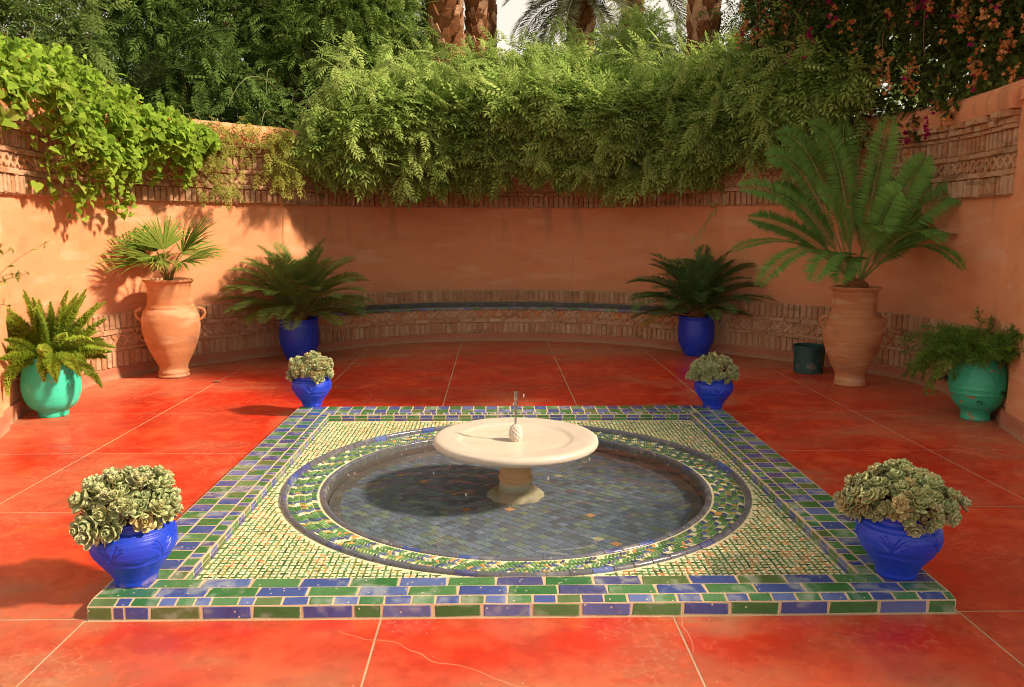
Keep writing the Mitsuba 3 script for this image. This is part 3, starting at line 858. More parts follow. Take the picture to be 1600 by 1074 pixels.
prof = smooth_profile([(0.10, 0.19), (0.20, 0.200), (0.36, 0.222), (0.47, 0.240), (0.502, 0.252), (0.516, 0.270), (0.514, 0.290), (0.500, 0.301), (0.480, 0.304), (0.42, 0.300), (0.36, 0.294), (0.345, 0.287), (0.30, 0.282), (0.15, 0.278), (0.03, 0.277), (0.0, 0.277)], 80)
v, f = lathe(prof, 120, chip)
put('fountain__bowl', trimesh.Trimesh(v + [CX, CY, 0], f, process=False), 'm_marble', smooth=50)
v, f = lathe(smooth_profile([(0.115, -0.08), (0.104, -0.02), (0.100, 0.02), (0.108, 0.03), (0.108, 0.045), (0.100, 0.055), (0.098, 0.11), (0.112, 0.15), (0.125, 0.175), (0.125, 0.205), (0.0, 0.205)], 50), 48)
put('fountain__stem', trimesh.Trimesh(v + [CX, CY, 0], f, process=False), 'm_stem', smooth=45)


def foot(TH, Z, R):
    return R * (0.10 * np.abs(np.cos(4 * TH)) + 0.10 * (meshkit.fbm(np.stack([np.cos(TH) * 3, np.sin(TH) * 3, Z * 12], -1), 3, 8) - .5))


v, f = lathe(smooth_profile([(0.165, -0.086), (0.16, -0.070), (0.145, -0.052), (0.13, -0.042), (0.0, -0.038)], 24), 64, foot)
put('fountain__foot', trimesh.Trimesh(v + [CX, CY, 0], f, process=False), 'm_stem', smooth=40)


def cone(TH, Z, R):
    a, b_ = 9 * TH + Z * 240, 9 * TH - Z * 240
    return 0.0035 * (np.abs(np.sin(a / 2)) * np.abs(np.sin(b_ / 2)) * 2 - 0.6)


v, f = lathe(smooth_profile([(0.030, 0.276), (0.036, 0.29), (0.041, 0.315), (0.038, 0.345), (0.026, 0.372), (0.010, 0.384), (0.006, 0.387), (0.0, 0.387)], 50), 72, cone)
put('fountain__pinecone_nozzle', trimesh.Trimesh(v + [CX, CY - 0.02, 0], f, process=False), 'm_marble', smooth=60)
tag('water_jet', 'thin jet of water rising from the pinecone nozzle above the marble dish', 'water jet')
zz = np.linspace(0.385, 0.590, 26)
pj = np.stack([CX - 0.002 + 0.006 * (meshkit.noise(np.stack([zz * 18, zz * 0, zz * 0], 1), 2) - .5) * np.linspace(0, 1.6, 26), np.full(26, CY - 0.02), zz], 1)
rj = 0.0055 + 0.0045 * meshkit.noise(np.stack([zz * 60, zz * 0, zz * 0 + 5], 1), 4) + np.where(zz > 0.545, 0.004, 0)
v, f = tube(pj, rj, 10)
put('water_jet', trimesh.Trimesh(v, f, process=False), 'm_jet', smooth=True)
r_ = np.random.default_rng(5)
for i in range(9):
    a = r_.random() * 6.28
    c3 = np.array([CX + 0.515 * math.cos(a), CY + 0.515 * math.sin(a), 0.02 + 0.2 * r_.random()]) if i < 6 else np.array([CX + r_.normal(0, .03), CY - .02, 0.42 + .16 * r_.random()])
    s_ = trimesh.creation.icosphere(1, 0.0045)
    s_.apply_scale([1, 1, 2.8])
    s_.apply_translation(c3)
    put(nm('water_jet__drop'), s_, 'm_jet', smooth=True)

# ------------------------------------------------------------------ pots
def engrave_squat(TH, Z, R):
    """incised wavy band with fans of petals above it"""
    d = np.zeros_like(R)

    def line(dist, w=0.0035):
        return np.exp(-(dist / (w * 1.35)) ** 2)
    wave = 0.128 + 0.012 * np.abs(np.sin(2.5 * TH))
    d += line(Z - wave) + 0.7 * line(Z - wave + 0.010) + 0.7 * line(Z - 0.240, 0.003)
    t = (TH % (2 * np.pi / 5)) - np.pi / 5
    x = t * 0.17
    for a in (-0.075, -0.05, -0.026, 0.026, 0.05, 0.075):
        xx = x - a * np.clip((Z - 0.138) / 0.085, 0, 1.2) ** 1.6 * 1.25
        d += 0.9 * line(xx, 0.0032) * (Z > 0.142) * (Z < 0.235 - abs(a) * 0.5)
    return -0.0065 * np.clip(d, 0, 1) + 0.0015 * (meshkit.fbm(np.stack([np.cos(TH) * 3, np.sin(TH) * 3, Z * 16], -1), 3, 2) - .5)


SQUAT = smooth_profile([(0.0, 0.0), (0.080, 0.0), (0.086, 0.006), (0.087, 0.018), (0.098, 0.045), (0.127, 0.088), (0.156, 0.128), (0.173, 0.165), (0.177, 0.195), (0.172, 0.224), (0.159, 0.250), (0.146, 0.264), (0.143, 0.276), (0.148, 0.288), (0.148, 0.297), (0.141, 0.300), (0.130, 0.296), (0.126, 0.27), (0.128, 0.245), (0.0, 0.245)], 170)
SQUAT_MESH = None


def squat_pot(x, y, z, rot, s, label):
    k = nm('glazed_pot')
    tag(k, label, 'plant pot', 'round blue pots on the corners of the pool')
    global SQUAT_MESH
    if SQUAT_MESH is None:
        SQUAT_MESH = mikit.ply(trimesh.Trimesh(*lathe(SQUAT, 320, engrave_squat), process=False), 'm_pot_blue', smooth=True)
    inst(f'{k}__body', SQUAT_MESH, T().translate([x, y, z]).rotate([0, 0, 1], rot).scale(s))
    v, f = lathe([(0.0, 0.262), (0.09, 0.262), (0.127, 0.256)], 24)
    put(f'{k}__soil', trimesh.Trimesh(v, f[:, ::-1], process=False), 'm_soil', to_world=T().translate([x, y, z]).scale(s))
    return k


BL = [(-1.69, 0.195, 0.0745, 10, 1.0), (1.655, 0.205, 0.0745, 55, 1.0), (-1.70, 3.62, 0.0745, 100, 0.945), (1.735, 3.52, 0.0745, 17, 0.93)]
for (x, y, z, a, s), l in zip(BL, ('sunlit cobalt blue pot on the near pool corner, its shadow on the red floor', 'shaded cobalt blue pot with incised leaves on the near pool corner',
                                   'small sunlit blue pot on the far pool corner, before the sunlit sago palm', 'small shaded cobalt blue pot on the far pool corner nearest the dark green can')):
    squat_pot(x, y, z, a, s, l)


def rings(TH, Z, R):
    return 0.0022 * np.sin(Z * 190) * np.exp(-((Z - 0.22) / 0.05) ** 2) + 0.002 * (meshkit.fbm(np.stack([np.cos(TH) * 3, np.sin(TH) * 3, Z * 12], -1), 3, 2) - .5) - 0.005 * np.exp(-((TH - 5.4 - 1.2 * (Z - .35)) / 0.05) ** 2) * (Z > .18) - 0.004 * np.exp(-((TH - 5.25 + 0.9 * (Z - .35)) / 0.04) ** 2) * (Z > .18)


TALL = smooth_profile([(0, 0), (0.145, 0.0), (0.155, 0.01), (0.175, 0.05), (0.215, 0.13), (0.243, 0.22), (0.250, 0.30), (0.246, 0.38), (0.236, 0.45), (0.234, 0.475), (0.246, 0.49), (0.246, 0.508), (0.236, 0.512), (0.218, 0.505), (0.214, 0.46), (0, 0.46)], 70)


def simple_pot(name, label, prof, x, y, bsdf, s=1.0, disp=None, soil=None, seg=96, rot=0.0, parts=True):
    k = nm(name)
    tag(k, label, 'plant pot')
    v, f = lathe(prof, seg, disp)
    put(f'{k}__body', trimesh.Trimesh(v, f, process=False), bsdf, smooth=50, to_world=T().translate([x, y, 0.0]).rotate([0, 0, 1], rot).scale(s))
    if soil:
        v, f = lathe([(0.0, soil[1] + 0.02), (soil[0] * .6, soil[1] + .015), (soil[0], soil[1])], 28)
        put(f'{k}__soil', trimesh.Trimesh(v, f[:, ::-1], process=False), 'm_soil', to_world=T().translate([x, y, 0.0]).scale(s))
    return k


simple_pot('tall_pot', 'tall cobalt blue pot by the sunlit wall, holding the sunlit sago palm', TALL * [0.94, 1], -2.47, 6.40, 'm_pot_blue', 1.0, rings, (0.20, 0.47))
simple_pot('tall_pot', 'tall dark cobalt blue pot in shade at the bench end, holding the dark sago palm', TALL * [0.94, 1], 2.40, 6.78, 'm_pot_blue', 0.97, rings, (0.20, 0.47), rot=150)

TURQ = smooth_profile([(0, 0), (0.140, 0), (0.150, 0.008), (0.149, 0.035), (0.164, 0.052), (0.220, 0.085), (0.260, 0.135), (0.284, 0.205), (0.291, 0.275), (0.281, 0.37), (0.256, 0.455), (0.236, 0.495), (0.238, 0.512), (0.228, 0.520), (0.212, 0.512), (0.208, 0.48), (0, 0.48)], 70)


def soft(TH, Z, R):
    return 0.006 * (meshkit.fbm(np.stack([np.cos(TH) * 2, np.sin(TH) * 2, Z * 7], -1), 3, 6) - .5) - 0.002 * np.exp(-((Z - 0.115) / .004) ** 2) - 0.0015 * np.exp(-((Z - 0.16) / .004) ** 2)


simple_pot('turquoise_pot', 'bright turquoise painted pot standing in the sun by the salmon pier', TURQ * [0.78, 1], -3.90, 3.62, 'm_pot_turquoise', 1.0, soft, (0.162, 0.485))

JADE = smooth_profile([(0, 0), (0.132, 0), (0.145, 0.008), (0.140, 0.05), (0.150, 0.075), (0.215, 0.135), (0.262, 0.21), (0.290, 0.29), (0.284, 0.36), (0.258, 0.45), (0.226, 0.52), (0.218, 0.545), (0.226, 0.556), (0.222, 0.572), (0.208, 0.575), (0.196, 0.56), (0.196, 0.52), (0, 0.52)], 110)


def jade(TH, Z, R):
    def g(q, w):
        return np.exp(-(q / w) ** 2)
    d = 0.006 * (g(Z - 0.295, 0.006) + g(Z - 0.245, 0.005) + g(Z - 0.345, 0.004)) + 0.004 * g(Z - 0.505, 0.005)
    band = (Z > 0.352) & (Z < 0.50)
    u = (TH * 7 / np.pi) % 2
    tri = np.abs(u - 1)
    hatch = np.abs(((TH * 0.27 + np.where(u < 1, 1, -1) * (Z - .42) * 0.9) * 60) % 1 - .5) * 2
    d -= 0.0042 * band * np.clip(hatch * 1.6 - 0.8, 0, 1)
    d -= 0.003 * band * g(tri - (0.5 - (Z - .352) / .148 * .5) * 2, 0.05)
    for k in range(4):
        d -= 0.0028 * g(Z - (0.256 + 0.0095 * k + 0.0035 * np.sin(TH * 26 + k)), 0.0022)
    d += 0.004 * g(Z - 0.562, 0.008) * (np.sin(TH * 46) * .5 + .5)
    return d + 0.002 * (meshkit.fbm(np.stack([np.cos(TH) * 3, np.sin(TH) * 3, Z * 9], -1), 3, 6) - .5)


simple_pot('jade_pot', 'jade green pot with incised chevrons and wavy bands by the shaded pier', JADE * [0.80, 1], 3.92, 3.36, 'm_pot_jade', 0.97, jade, (0.152, 0.53), seg=220, rot=20)

# terracotta amphoras
AMPH = smooth_profile([(0, 0), (0.165, 0.0), (0.184, 0.008), (0.188, 0.022), (0.172, 0.034), (0.176, 0.046), (0.182, 0.060), (0.170, 0.074), (0.166, 0.095), (0.172, 0.125), (0.205, 0.185), (0.262, 0.290), (0.312, 0.410), (0.338, 0.530), (0.340, 0.610), (0.326, 0.680), (0.296, 0.728), (0.276, 0.742), (0.281, 0.752), (0.276, 0.762), (0.264, 0.772), (0.256, 0.84), (0.254, 0.92), (0.258, 0.990), (0.268, 1.010), (0.290, 1.022), (0.294, 1.036), (0.284, 1.048), (0.262, 1.044), (0.240, 1.020), (0.236, 0.96), (0, 0.96)], 120)


def amph_disp(TH, Z, R):
    n = meshkit.fbm(np.stack([np.cos(TH) * 1.5, np.sin(TH) * 1.5, Z * 3], -1), 3, 4) - .5
    th = 0.0011 * np.sin(Z * 150 + 6 * n) * np.clip((Z - .2) / .1, 0, 1) * np.clip((0.68 - Z) / .1, 0, 1)
    return 0.010 * n + th - 0.004 * np.exp(-((Z - 0.44) / .005) ** 2) - 0.003 * np.exp(-((Z - 0.31) / .005) ** 2)


def amphora(x, y, s, rot, label):
    k = nm('amphora')
    tag(k, label, 'plant pot', 'tall terracotta jars')
    v, f = lathe(AMPH * [0.86, 1], 112, amph_disp)
    W = T().translate([x, y, 0]).rotate([0, 0, 1], rot).scale(s)
    put(f'{k}__body', trimesh.Trimesh(v, f, process=False), 'm_terracotta', smooth=50, to_world=W)
    for sg in (-1, 1):
        t = np.linspace(0, 1, 22)
        a = np.pi * (0.95 - 1.35 * t)
        px = 0.246 + 0.088 * np.sin(np.linspace(0.1, 1.0, 22) * np.pi) ** 0.8 + 0.022 * t
        pz = 0.735 - 0.135 * t + 0.03 * np.sin(t * np.pi * 1.0) * (1 - t)
        v, f = tube(np.stack([sg * px, 0 * px, pz], 1), 0.0145 * (1 + 0.25 * (2 * t - 1) ** 2), 10)
        put(nm(f'{k}__handle'), trimesh.Trimesh(v, f, process=False), 'm_terracotta', smooth=50, to_world=W)
    v, f = lathe([(0.0, 0.985), (0.12, 0.982), (0.203, 0.97)], 28)
    put(f'{k}__soil', trimesh.Trimesh(v, f[:, ::-1], process=False), 'm_soil', to_world=W)
    return k


amphora(-3.58, 5.40, 1.0, 12, 'tall sunlit terracotta jar against the wall, holding the fan palm')
amphora(3.50, 4.83, 0.965, -3, 'tall shaded terracotta jar with two loop handles, holding the big cycad')

k = 'plastic_tub'
tag(k, 'small dark green tub standing on the floor beside the shaded terracotta jar', 'tub')
v, f = lathe([(0, 0), (0.150, 0.0), (0.156, 0.006), (0.166, 0.27), (0.174, 0.272), (0.176, 0.30), (0.172, 0.306), (0.160, 0.302), (0.158, 0.06), (0, 0.06)], 56)
put(f'{k}__body', trimesh.Trimesh(v + [3.36, 5.56, 0], f, process=False), 'm_can', smooth=35)
v, f = lathe([(0.1605, 0.215), (0.168, 0.217), (0.168, 0.224), (0.1625, 0.226)], 48)
put(f'{k}__band', trimesh.Trimesh(v + [3.36, 5.56, 0], f, process=False), 'm_can', smooth=35)

k = 'fern_bowl'
tag(k, 'low dark earthen bowl of ferns on the floor behind the jade pot', 'plant pot')
v, f = lathe(smooth_profile([(0, 0), (0.20, 0), (0.26, 0.04), (0.32, 0.10), (0.34, 0.125), (0.33, 0.14), (0.30, 0.12), (0, 0.11)], 30), 48)
put(f'{k}__body', trimesh.Trimesh(v + [4.22, 3.52, 0], f, process=False), 'm_soil', smooth=40)

# ------------------------------------------------------------------ leaf building blocks
UP = np.array([0, 0, 1.0])


def bez(p0, p1, p2, n):
    t = np.linspace(0, 1, n)[:, None]
    return (1 - t) ** 2 * np.array(p0) + 2 * t * (1 - t) * np.array(p1) + t * t * np.array(p2)


def arc(p0, az, el0, bend, length, n=24, power=1.4):
    """a stem that starts at azimuth az and elevation el0 and bends down"""
    s = np.linspace(0, 1, n)
    el = el0 - bend * s ** power
    step = length / (n - 1)
    d = np.stack([np.cos(el) * math.cos(az), np.cos(el) * math.sin(az), np.sin(el)], 1)
    return np.asarray(p0) + np.vstack([[0, 0, 0], np.cumsum(d[:-1] * step, 0)])


def frond(curve, pairs, leaflet, width, vee, fwd, colour, rachis=0.006, s0=0.18, droop=0.12, seed=0, taper=None, ref=None, jit=0.06, rach_col=None):
    """pinnate frond: a rachis and two ranks of narrow leaflets. Returns mesh and colours."""
    r = np.random.default_rng(seed)
    n = len(curve)
    tan = unit(np.gradient(curve, axis=0))
    ref = np.array([0, 0, 1.0]) if ref is None else np.asarray(ref, float)
    side = unit(np.cross(tan, ref) + 1e-6)
    nor = np.cross(side, tan)
    rv, rf = tube(curve, np.linspace(rachis, rachis * 0.25, n), 4)
    s = np.linspace(s0, 1.0, pairs)
    i = s * (n - 1)
    ev = lambda A: np.stack([np.interp(i, np.arange(n), A[:, k]) for k in range(3)], 1)
    P, Tn, Sd, Nr = ev(curve), unit(ev(tan)), unit(ev(side)), unit(ev(nor))
    u = (s - s0) / (1 - s0)
    prof = (np.minimum(1, 0.35 + u / 0.22) * np.minimum(1, 0.30 + (1 - u) / 0.30)) if taper is None else taper(u)
    VS, FS = [], []
    for sg in (-1, 1):
        f_ = fwd * (0.85 + 0.35 * u) + r.normal(0, jit, pairs)
        ve = vee + r.normal(0, jit, pairs)
        D = np.sin(f_)[:, None] * Tn + np.cos(f_)[:, None] * (sg * Sd * np.cos(ve)[:, None] + Nr * np.sin(ve)[:, None])
        L = (leaflet * prof * (1 + r.normal(0, 0.05, pairs)))[:, None]
        W = width * np.sqrt(np.clip(prof, .2, 1))[:, None]
        dz = np.array([0, 0, -1.0])
        b0 = P + r.normal(0, 0.0006, P.shape)
        m = P + D * L * 0.45 + dz * droop * L * 0.15
        tip = P + D * L + dz * droop * L
        wv = Tn * W / 2
        VS.append(np.stack([b0, m - wv, m + wv, tip], 1).reshape(-1, 3))
        k = np.arange(pairs) * 4
        FS.append(np.vstack([np.stack([k, k + 1, k + 2], 1), np.stack([k + 1, k + 3, k + 2], 1)]))
    v, f = cat([(rv, rf), (VS[0], FS[0]), (VS[1], FS[1])])
    c = np.array(colour, float)
    rc = np.array(rach_col if rach_col is not None else c * [1.5, 1.25, 1.1])
    lc = c * (0.82 + 0.36 * r.random((pairs, 1)))
    lc = np.repeat(lc[:, None], 4, 1) * np.array([0.85, 1, 1, 1.12])[None, :, None]
    C = np.vstack([np.tile(rc, (len(rv), 1)), lc.reshape(-1, 3), lc.reshape(-1, 3)])
    return (v, f), C


# ------------------------------------------------------------------ sago palms in the tall blue pots
def sago(x, y, z, label, seed, col, scale=1.0):
    k = nm('sago_palm')
    tag(k, label, 'sago palm', 'sago palms in tall blue pots')
    r = np.random.default_rng(seed)
    cv, cf = lathe(smooth_profile([(0.0, -0.03), (0.085, -0.02), (0.10, 0.04), (0.085, 0.10), (0.04, 0.135), (0, 0.14)], 22), 28, lambda TH, Z, R: 0.012 * np.sin(TH * 9 + Z * 160) * (R > .03))
    put(f'{k}__stem', trimesh.Trimesh(cv + [x, y, z], cf, process=False), 'm_boot', smooth=30)
    spec = []
    for ring, (n, el, bd, ln) in enumerate(((11, 1.38, 0.85, 0.84), (16, 1.14, 1.0, 0.92), (18, 0.84, 1.10, 0.96), (16, 0.52, 1.0, 0.92), (9, 0.20, 0.75, 0.74))):
        for i in range(n):
            spec.append(((i + 0.5 * (ring % 2)) * 2 * math.pi / n + r.normal(0, 0.10), el + r.normal(0, 0.08), bd + r.normal(0, 0.12), ln * (1 + r.normal(0, 0.07)) * scale))
    for i, (az, el, bd, ln) in enumerate(spec):
        p0 = np.array([x + 0.05 * math.cos(az), y + 0.05 * math.sin(az), z + 0.07 + 0.05 * math.sin(el)])
        old = el < 0.35
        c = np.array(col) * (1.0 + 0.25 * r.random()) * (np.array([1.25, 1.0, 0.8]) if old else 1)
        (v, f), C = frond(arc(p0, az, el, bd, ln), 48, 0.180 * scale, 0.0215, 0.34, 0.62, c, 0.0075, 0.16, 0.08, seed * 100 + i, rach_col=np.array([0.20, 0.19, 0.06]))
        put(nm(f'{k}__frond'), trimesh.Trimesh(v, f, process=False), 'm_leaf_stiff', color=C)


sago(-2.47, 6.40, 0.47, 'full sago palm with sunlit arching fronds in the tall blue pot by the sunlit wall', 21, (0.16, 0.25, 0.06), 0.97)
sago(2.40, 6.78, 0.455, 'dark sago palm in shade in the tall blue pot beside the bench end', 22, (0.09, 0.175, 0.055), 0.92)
p0 = np.array([2.30, 6.70, 0.50])
(v, f), C = frond(arc(p0, math.radians(205), 0.25, 1.0, 0.78), 50, 0.12, 0.011, 0.3, 0.6, (0.42, 0.20, 0.05), 0.007, 0.2, 0.2, 5)
put('sago_palm_001__dead_frond', trimesh.Trimesh(v, f, process=False), 'm_leaf_stiff', color=C)
labels['sago_palm_001__dead_frond'] = {'label': 'dry orange frond hanging low'}

# ------------------------------------------------------------------ the big cycad in the shaded jar
k = 'big_cycad'
tag(k, 'big feathery cycad with tall arching fronds in the shaded terracotta jar', 'cycad')
B = np.array([3.50, 4.83, 0.95])
cv, cf = lathe(smooth_profile([(0.0, 0.0), (0.11, 0.01), (0.12, 0.06), (0.08, 0.12), (0, 0.14)], 20), 24, lambda TH, Z, R: 0.012 * np.sin(TH * 8 + Z * 120) * (R > .03))
put(f'{k}__stem', trimesh.Trimesh(cv + B, cf, process=False), 'm_boot', smooth=30)
#   control and tip offsets from the stem (right, away, up), tone
FR = [((-0.62, -0.25, 1.06), (-1.30, -0.30, 1.02), 1.0), ((-0.55, 0.05, 1.45), (-0.95, 0.02, 1.33), 0.9), ((-0.42, 0.15, 1.65), (-0.79, 0.20, 1.56), 0.9),
      ((-0.18, 0.05, 1.62), (-0.55, -0.02, 1.62), 1.0), ((0.02, -0.12, 0.95), (0.19, -0.10, 1.70), 1.1), ((-0.04, 0.30, 1.0), (-0.02, 0.48, 1.74), 0.8),
      ((0.50, 0.10, 1.42), (1.10, 0.12, 1.34), 0.85), ((0.62, -0.25, 1.22), (1.16, -0.38, 1.02), 1.0), ((0.22, -0.28, 0.92), (0.46, -0.30, 1.32), 1.0),
      ((0.45, 0.30, 0.50), (0.92, 0.15, 0.92), 0.7), ((0.58, -0.10, 0.80), (1.20, -0.42, 0.50), 0.9), ((-0.62, -0.05, 0.72), (-1.32, -0.22, 0.42), 0.85),
      ((-0.62, -0.40, 0.78), (-1.18, -0.62, 0.12), 0.95), ((-0.45, 0.10, 0.68), (-1.02, 0.25, 0.74), 0.75), ((-0.42, -0.55, 0.70), (-0.80, -0.92, 0.18), 0.95),
      ((-0.14, -0.55, 0.82), (-0.16, -0.85, 0.62), 1.2), ((0.20, -0.62, 0.85), (0.33, -0.90, 0.52), 1.2), ((0.36, -0.50, 0.75), (0.60, -0.80, 0.28), 1.1),
      ((-0.30, -0.40, 0.95), (-0.62, -0.50, 0.95), 1.15), ((0.20, 0.40, 0.9), (0.50, 0.62, 1.30), 0.7), ((-0.28, 0.45, 0.9), (-0.66, 0.62, 1.1), 0.7),
      ((-0.25, -0.42, 0.62), (-0.50, -0.78, 0.15), 0.9), ((0.10, -0.30, 0.95), (0.20, -0.38, 0.98), 1.25), ((0.50, 0.05, 0.85), (1.05, 0.02, 0.62), 0.8)]
for i, (c1, t1, tone) in enumerate(FR):
    cur = bez(B + [0.03 * np.sign(t1[0]), 0, 0.08], B + np.array(c1) * [1, 1, 1] + [0, 0, 0.0], B + np.array(t1), 30)
    col = np.array([0.13, 0.26, 0.055]) * tone
    face = np.array([0, -0.75, 0.65]) if t1[2] > 0.55 else np.array([0, -0.15, 1.0])
    (v, f), C = frond(cur, 58, 0.178, 0.0250, 0.16, 0.30, col, 0.0085, 0.24, 0.10, 300 + i, ref=face, jit=0.03, rach_col=(0.22, 0.27, 0.08),
                      taper=lambda u: np.minimum(1, 0.25 + u / 0.25) * np.minimum(1, 0.35 + (1 - u) / 0.28))
    put(nm(f'{k}__frond'), trimesh.Trimesh(v, f, process=False), 'm_leaf_stiff', color=C)

# ------------------------------------------------------------------ fan palm in the sunlit jar
k = 'fan_palm'
tag(k, 'young fan palm with stiff pleated leaves in the sunlit terracotta jar', 'palm')
B = np.array([-3.58, 5.40, 0.99])


def fan_leaf(tip, hub, seg, length, seed, spread=1.9, dead=0.0):
    r = np.random.default_rng(seed)
    pet = bez(B + r.normal(0, 0.02, 3), B + (hub - B) * [0.35, 0.35, 0.75], hub, 12)
    tv, tf = tube(pet, np.linspace(0.011, 0.007, 12), 5)
    ax = unit(tip - hub)
    side = unit(np.cross(ax, [0.1, -0.35, 1.0]))
    nor = np.cross(side, ax)
    vs, fs, cs = [tv], [tf], [np.tile([[0.25, 0.22, 0.07]], (len(tv), 1))]
    base = len(tv)
    for j in range(seg):
        a = (j / (seg - 1) - 0.5) * 2 * spread / 2 * 1.15
        d = unit(ax * math.cos(a) + side * math.sin(a) + nor * (0.16 - 0.10 * math.cos(a)) + r.normal(0, 0.035, 3))
        L = length * (0.72 + 0.28 * math.cos(a)) * (1 + r.normal(0, 0.05))
        w = L * 0.40 * 2 * math.sin(spread * 1.15 / (2 * seg)) * 1.5
        sd = unit(np.cross(d, nor))
        fold = 0.45
        pts = []
        for s, ww, dz in ((0.02, 0.12, 0), (0.40, 1.0, 0.0), (0.72, 0.62, -0.02), (1.0, 0.02, -0.07 - 0.05 * r.random())):
            c = hub + d * L * s + np.array([0, 0, dz * L])
            pts += [c - sd * w / 2 * ww + nor * w * fold * ww * .5, c, c + sd * w / 2 * ww + nor * w * fold * ww * .5]
        vs.append(np.array(pts))
        f = []
        for q in range(3):
            for e in range(2):
                a0 = base + q * 3 + e
                f += [[a0, a0 + 1, a0 + 4], [a0, a0 + 4, a0 + 3]]
        fs.append(np.array(f) - 0)
        base += 12
        tone = (0.8 + 0.4 * r.random())
        green, straw = np.array([0.13, 0.22, 0.030]), np.array([0.46, 0.40, 0.12])
        m = np.clip(dead + (0.35 if r.random() < .22 else 0), 0, 1)
        cs.append(np.tile((green * (1 - m) + straw * m) * tone, (12, 1)) * np.repeat([0.9, 1, 1.05, 1.5], 3)[:, None])
    return trimesh.Trimesh(np.vstack(vs), np.vstack(fs), process=False), np.vstack(cs)


LV = [((-0.16, -0.05, 0.25), (-0.75, -0.20, 0.34), 26, 0.58, 0), ((-0.14, 0.08, 0.34), (-0.55, 0.25, 0.66), 26, 0.56, 0), ((-0.03, 0.0, 0.36), (-0.14, 0.05, 0.76), 24, 0.44, .1),
      ((0.14, 0.05, 0.34), (0.46, 0.08, 0.66), 26, 0.58, 0), ((0.16, -0.06, 0.24), (0.66, -0.22, 0.30), 26, 0.56, .05), ((0.03, -0.20, 0.26), (0.10, -0.62, 0.16), 24, 0.36, .25),
      ((-0.06, -0.16, 0.28), (-0.28, -0.58, 0.36), 24, 0.44, .1), ((0.10, 0.16, 0.30), (0.42, 0.55, 0.45), 24, 0.5, 0), ((-0.12, 0.16, 0.24), (-0.5, 0.5, 0.3), 22, 0.46, 0)]
for i, (h, t, sg_, L, dead) in enumerate(LV):
    m, C = fan_leaf(B + np.array(t), B + np.array(h), sg_, L, 40 + i, dead=dead)
    put(nm(f'{k}__fan_leaf'), m, 'm_leaf_stiff', color=C)

# ------------------------------------------------------------------ foxtail fern in the turquoise pot
k = 'foxtail_fern'
tag(k, 'lime green foxtail fern with bushy upright plumes in the turquoise pot', 'fern')
r_ = np.random.default_rng(61)
P0 = np.array([-3.90, 3.62, 0.50])


def plume(curve, rad, n, seed, c0, c1):
    r = np.random.default_rng(seed)
    s = r.random(n) ** 0.9
    i = s * (len(curve) - 1)
    tan = unit(np.gradient(curve, axis=0))
    ev = lambda A: np.stack([np.interp(i, np.arange(len(curve)), A[:, q]) for q in range(3)], 1)
    P, Tn = ev(curve), unit(ev(tan))
    rnd = unit(r.normal(0, 1, (n, 3)))
    rad_d = unit(rnd - (rnd * Tn).sum(1, keepdims=True) * Tn)
    D = unit(rad_d + Tn * 0.55)
    prof = np.minimum(1, 0.35 + s / 0.22) * np.minimum(1, 0.18 + (1 - s) / 0.5)
    L = rad * prof * (0.75 + 0.5 * r.random(n))
    w = unit(np.cross(D, rnd)) * 0.0050
    base = P + D * (L * 0.25)[:, None]
    tip = P + D * L[:, None]
    V = np.stack([base - w * .6, base + w * .6, (base + tip) / 2 + w, tip, (base + tip) / 2 - w], 1).reshape(-1, 3)
    kk = np.arange(n) * 5
    F = np.vstack([np.stack([kk, kk + 1, kk + 2], 1), np.stack([kk, kk + 2, kk + 4], 1), np.stack([kk + 4, kk + 2, kk + 3], 1)])
    C = (np.array(c0) * (1 - s[:, None]) + np.array(c1) * s[:, None]) * (0.7 + 0.6 * r.random((n, 1)))
    tv, tf = tube(curve, np.linspace(0.004, 0.002, len(curve)), 4)
    (v, f) = cat([(tv, tf), (V, F)])
    return trimesh.Trimesh(v, f, process=False), np.vstack([np.tile([[0.16, 0.17, 0.05]], (len(tv), 1)), np.repeat(C[:, None], 5, 1).reshape(-1, 3)])


PL = []
for i in range(46):
    az = r_.random() * 2 * math.pi
    el = r_.choice([1.42, 1.2, 0.95, 0.6, 0.25], p=[.2, .26, .24, .2, .1]) + r_.normal(0, .09)
    PL.append((az, el, 0.35 + 0.7 * (1.5 - el) * r_.random(), 0.30 + 0.20 * r_.random() + 0.12 * (el > 1)))
PL += [(math.radians(-105), 0.2, 2.2, 0.50), (math.radians(-70), 0.3, 2.4, 0.34), (math.radians(25), 1.0, 0.2, 0.56), (math.radians(15), 0.8, 0.3, 0.50), (math.radians(-10), 0.35, 0.5, 0.44), (math.radians(70), 1.05, 0.2, 0.66),
       (math.radians(190), 0.75, 0.6, 0.66), (math.radians(170), 0.5, 0.6, 0.62), (math.radians(200), 1.0, 0.5, 0.70), (math.radians(-20), -0.1, 1.0, 0.50), (math.radians(-150), 0.5, 0.9, 0.6), (math.radians(215), 0.25, 0.8, 0.6)]
for i, (az, el, bd, ln) in enumerate(PL):
    cur = arc(P0 + [0.10 * math.cos(az) * (1.2 - min(el, 1.2) * .6), 0.10 * math.sin(az) * (1.2 - min(el, 1.2) * .6), 0], az, el, bd, ln, 18)
    m, C = plume(cur, 0.058, 950, 700 + i, (0.27, 0.40, 0.035), (0.50, 0.62, 0.10))
    put(nm(f'{k}__plume'), m, 'm_leaf', color=C)

# ------------------------------------------------------------------ trailing asparagus fern in the jade pot
k = 'asparagus_fern'
tag(k, 'feathery dark green asparagus fern spilling over the jade pot', 'fern')
P0 = np.array([3.92, 3.36, 0.54])


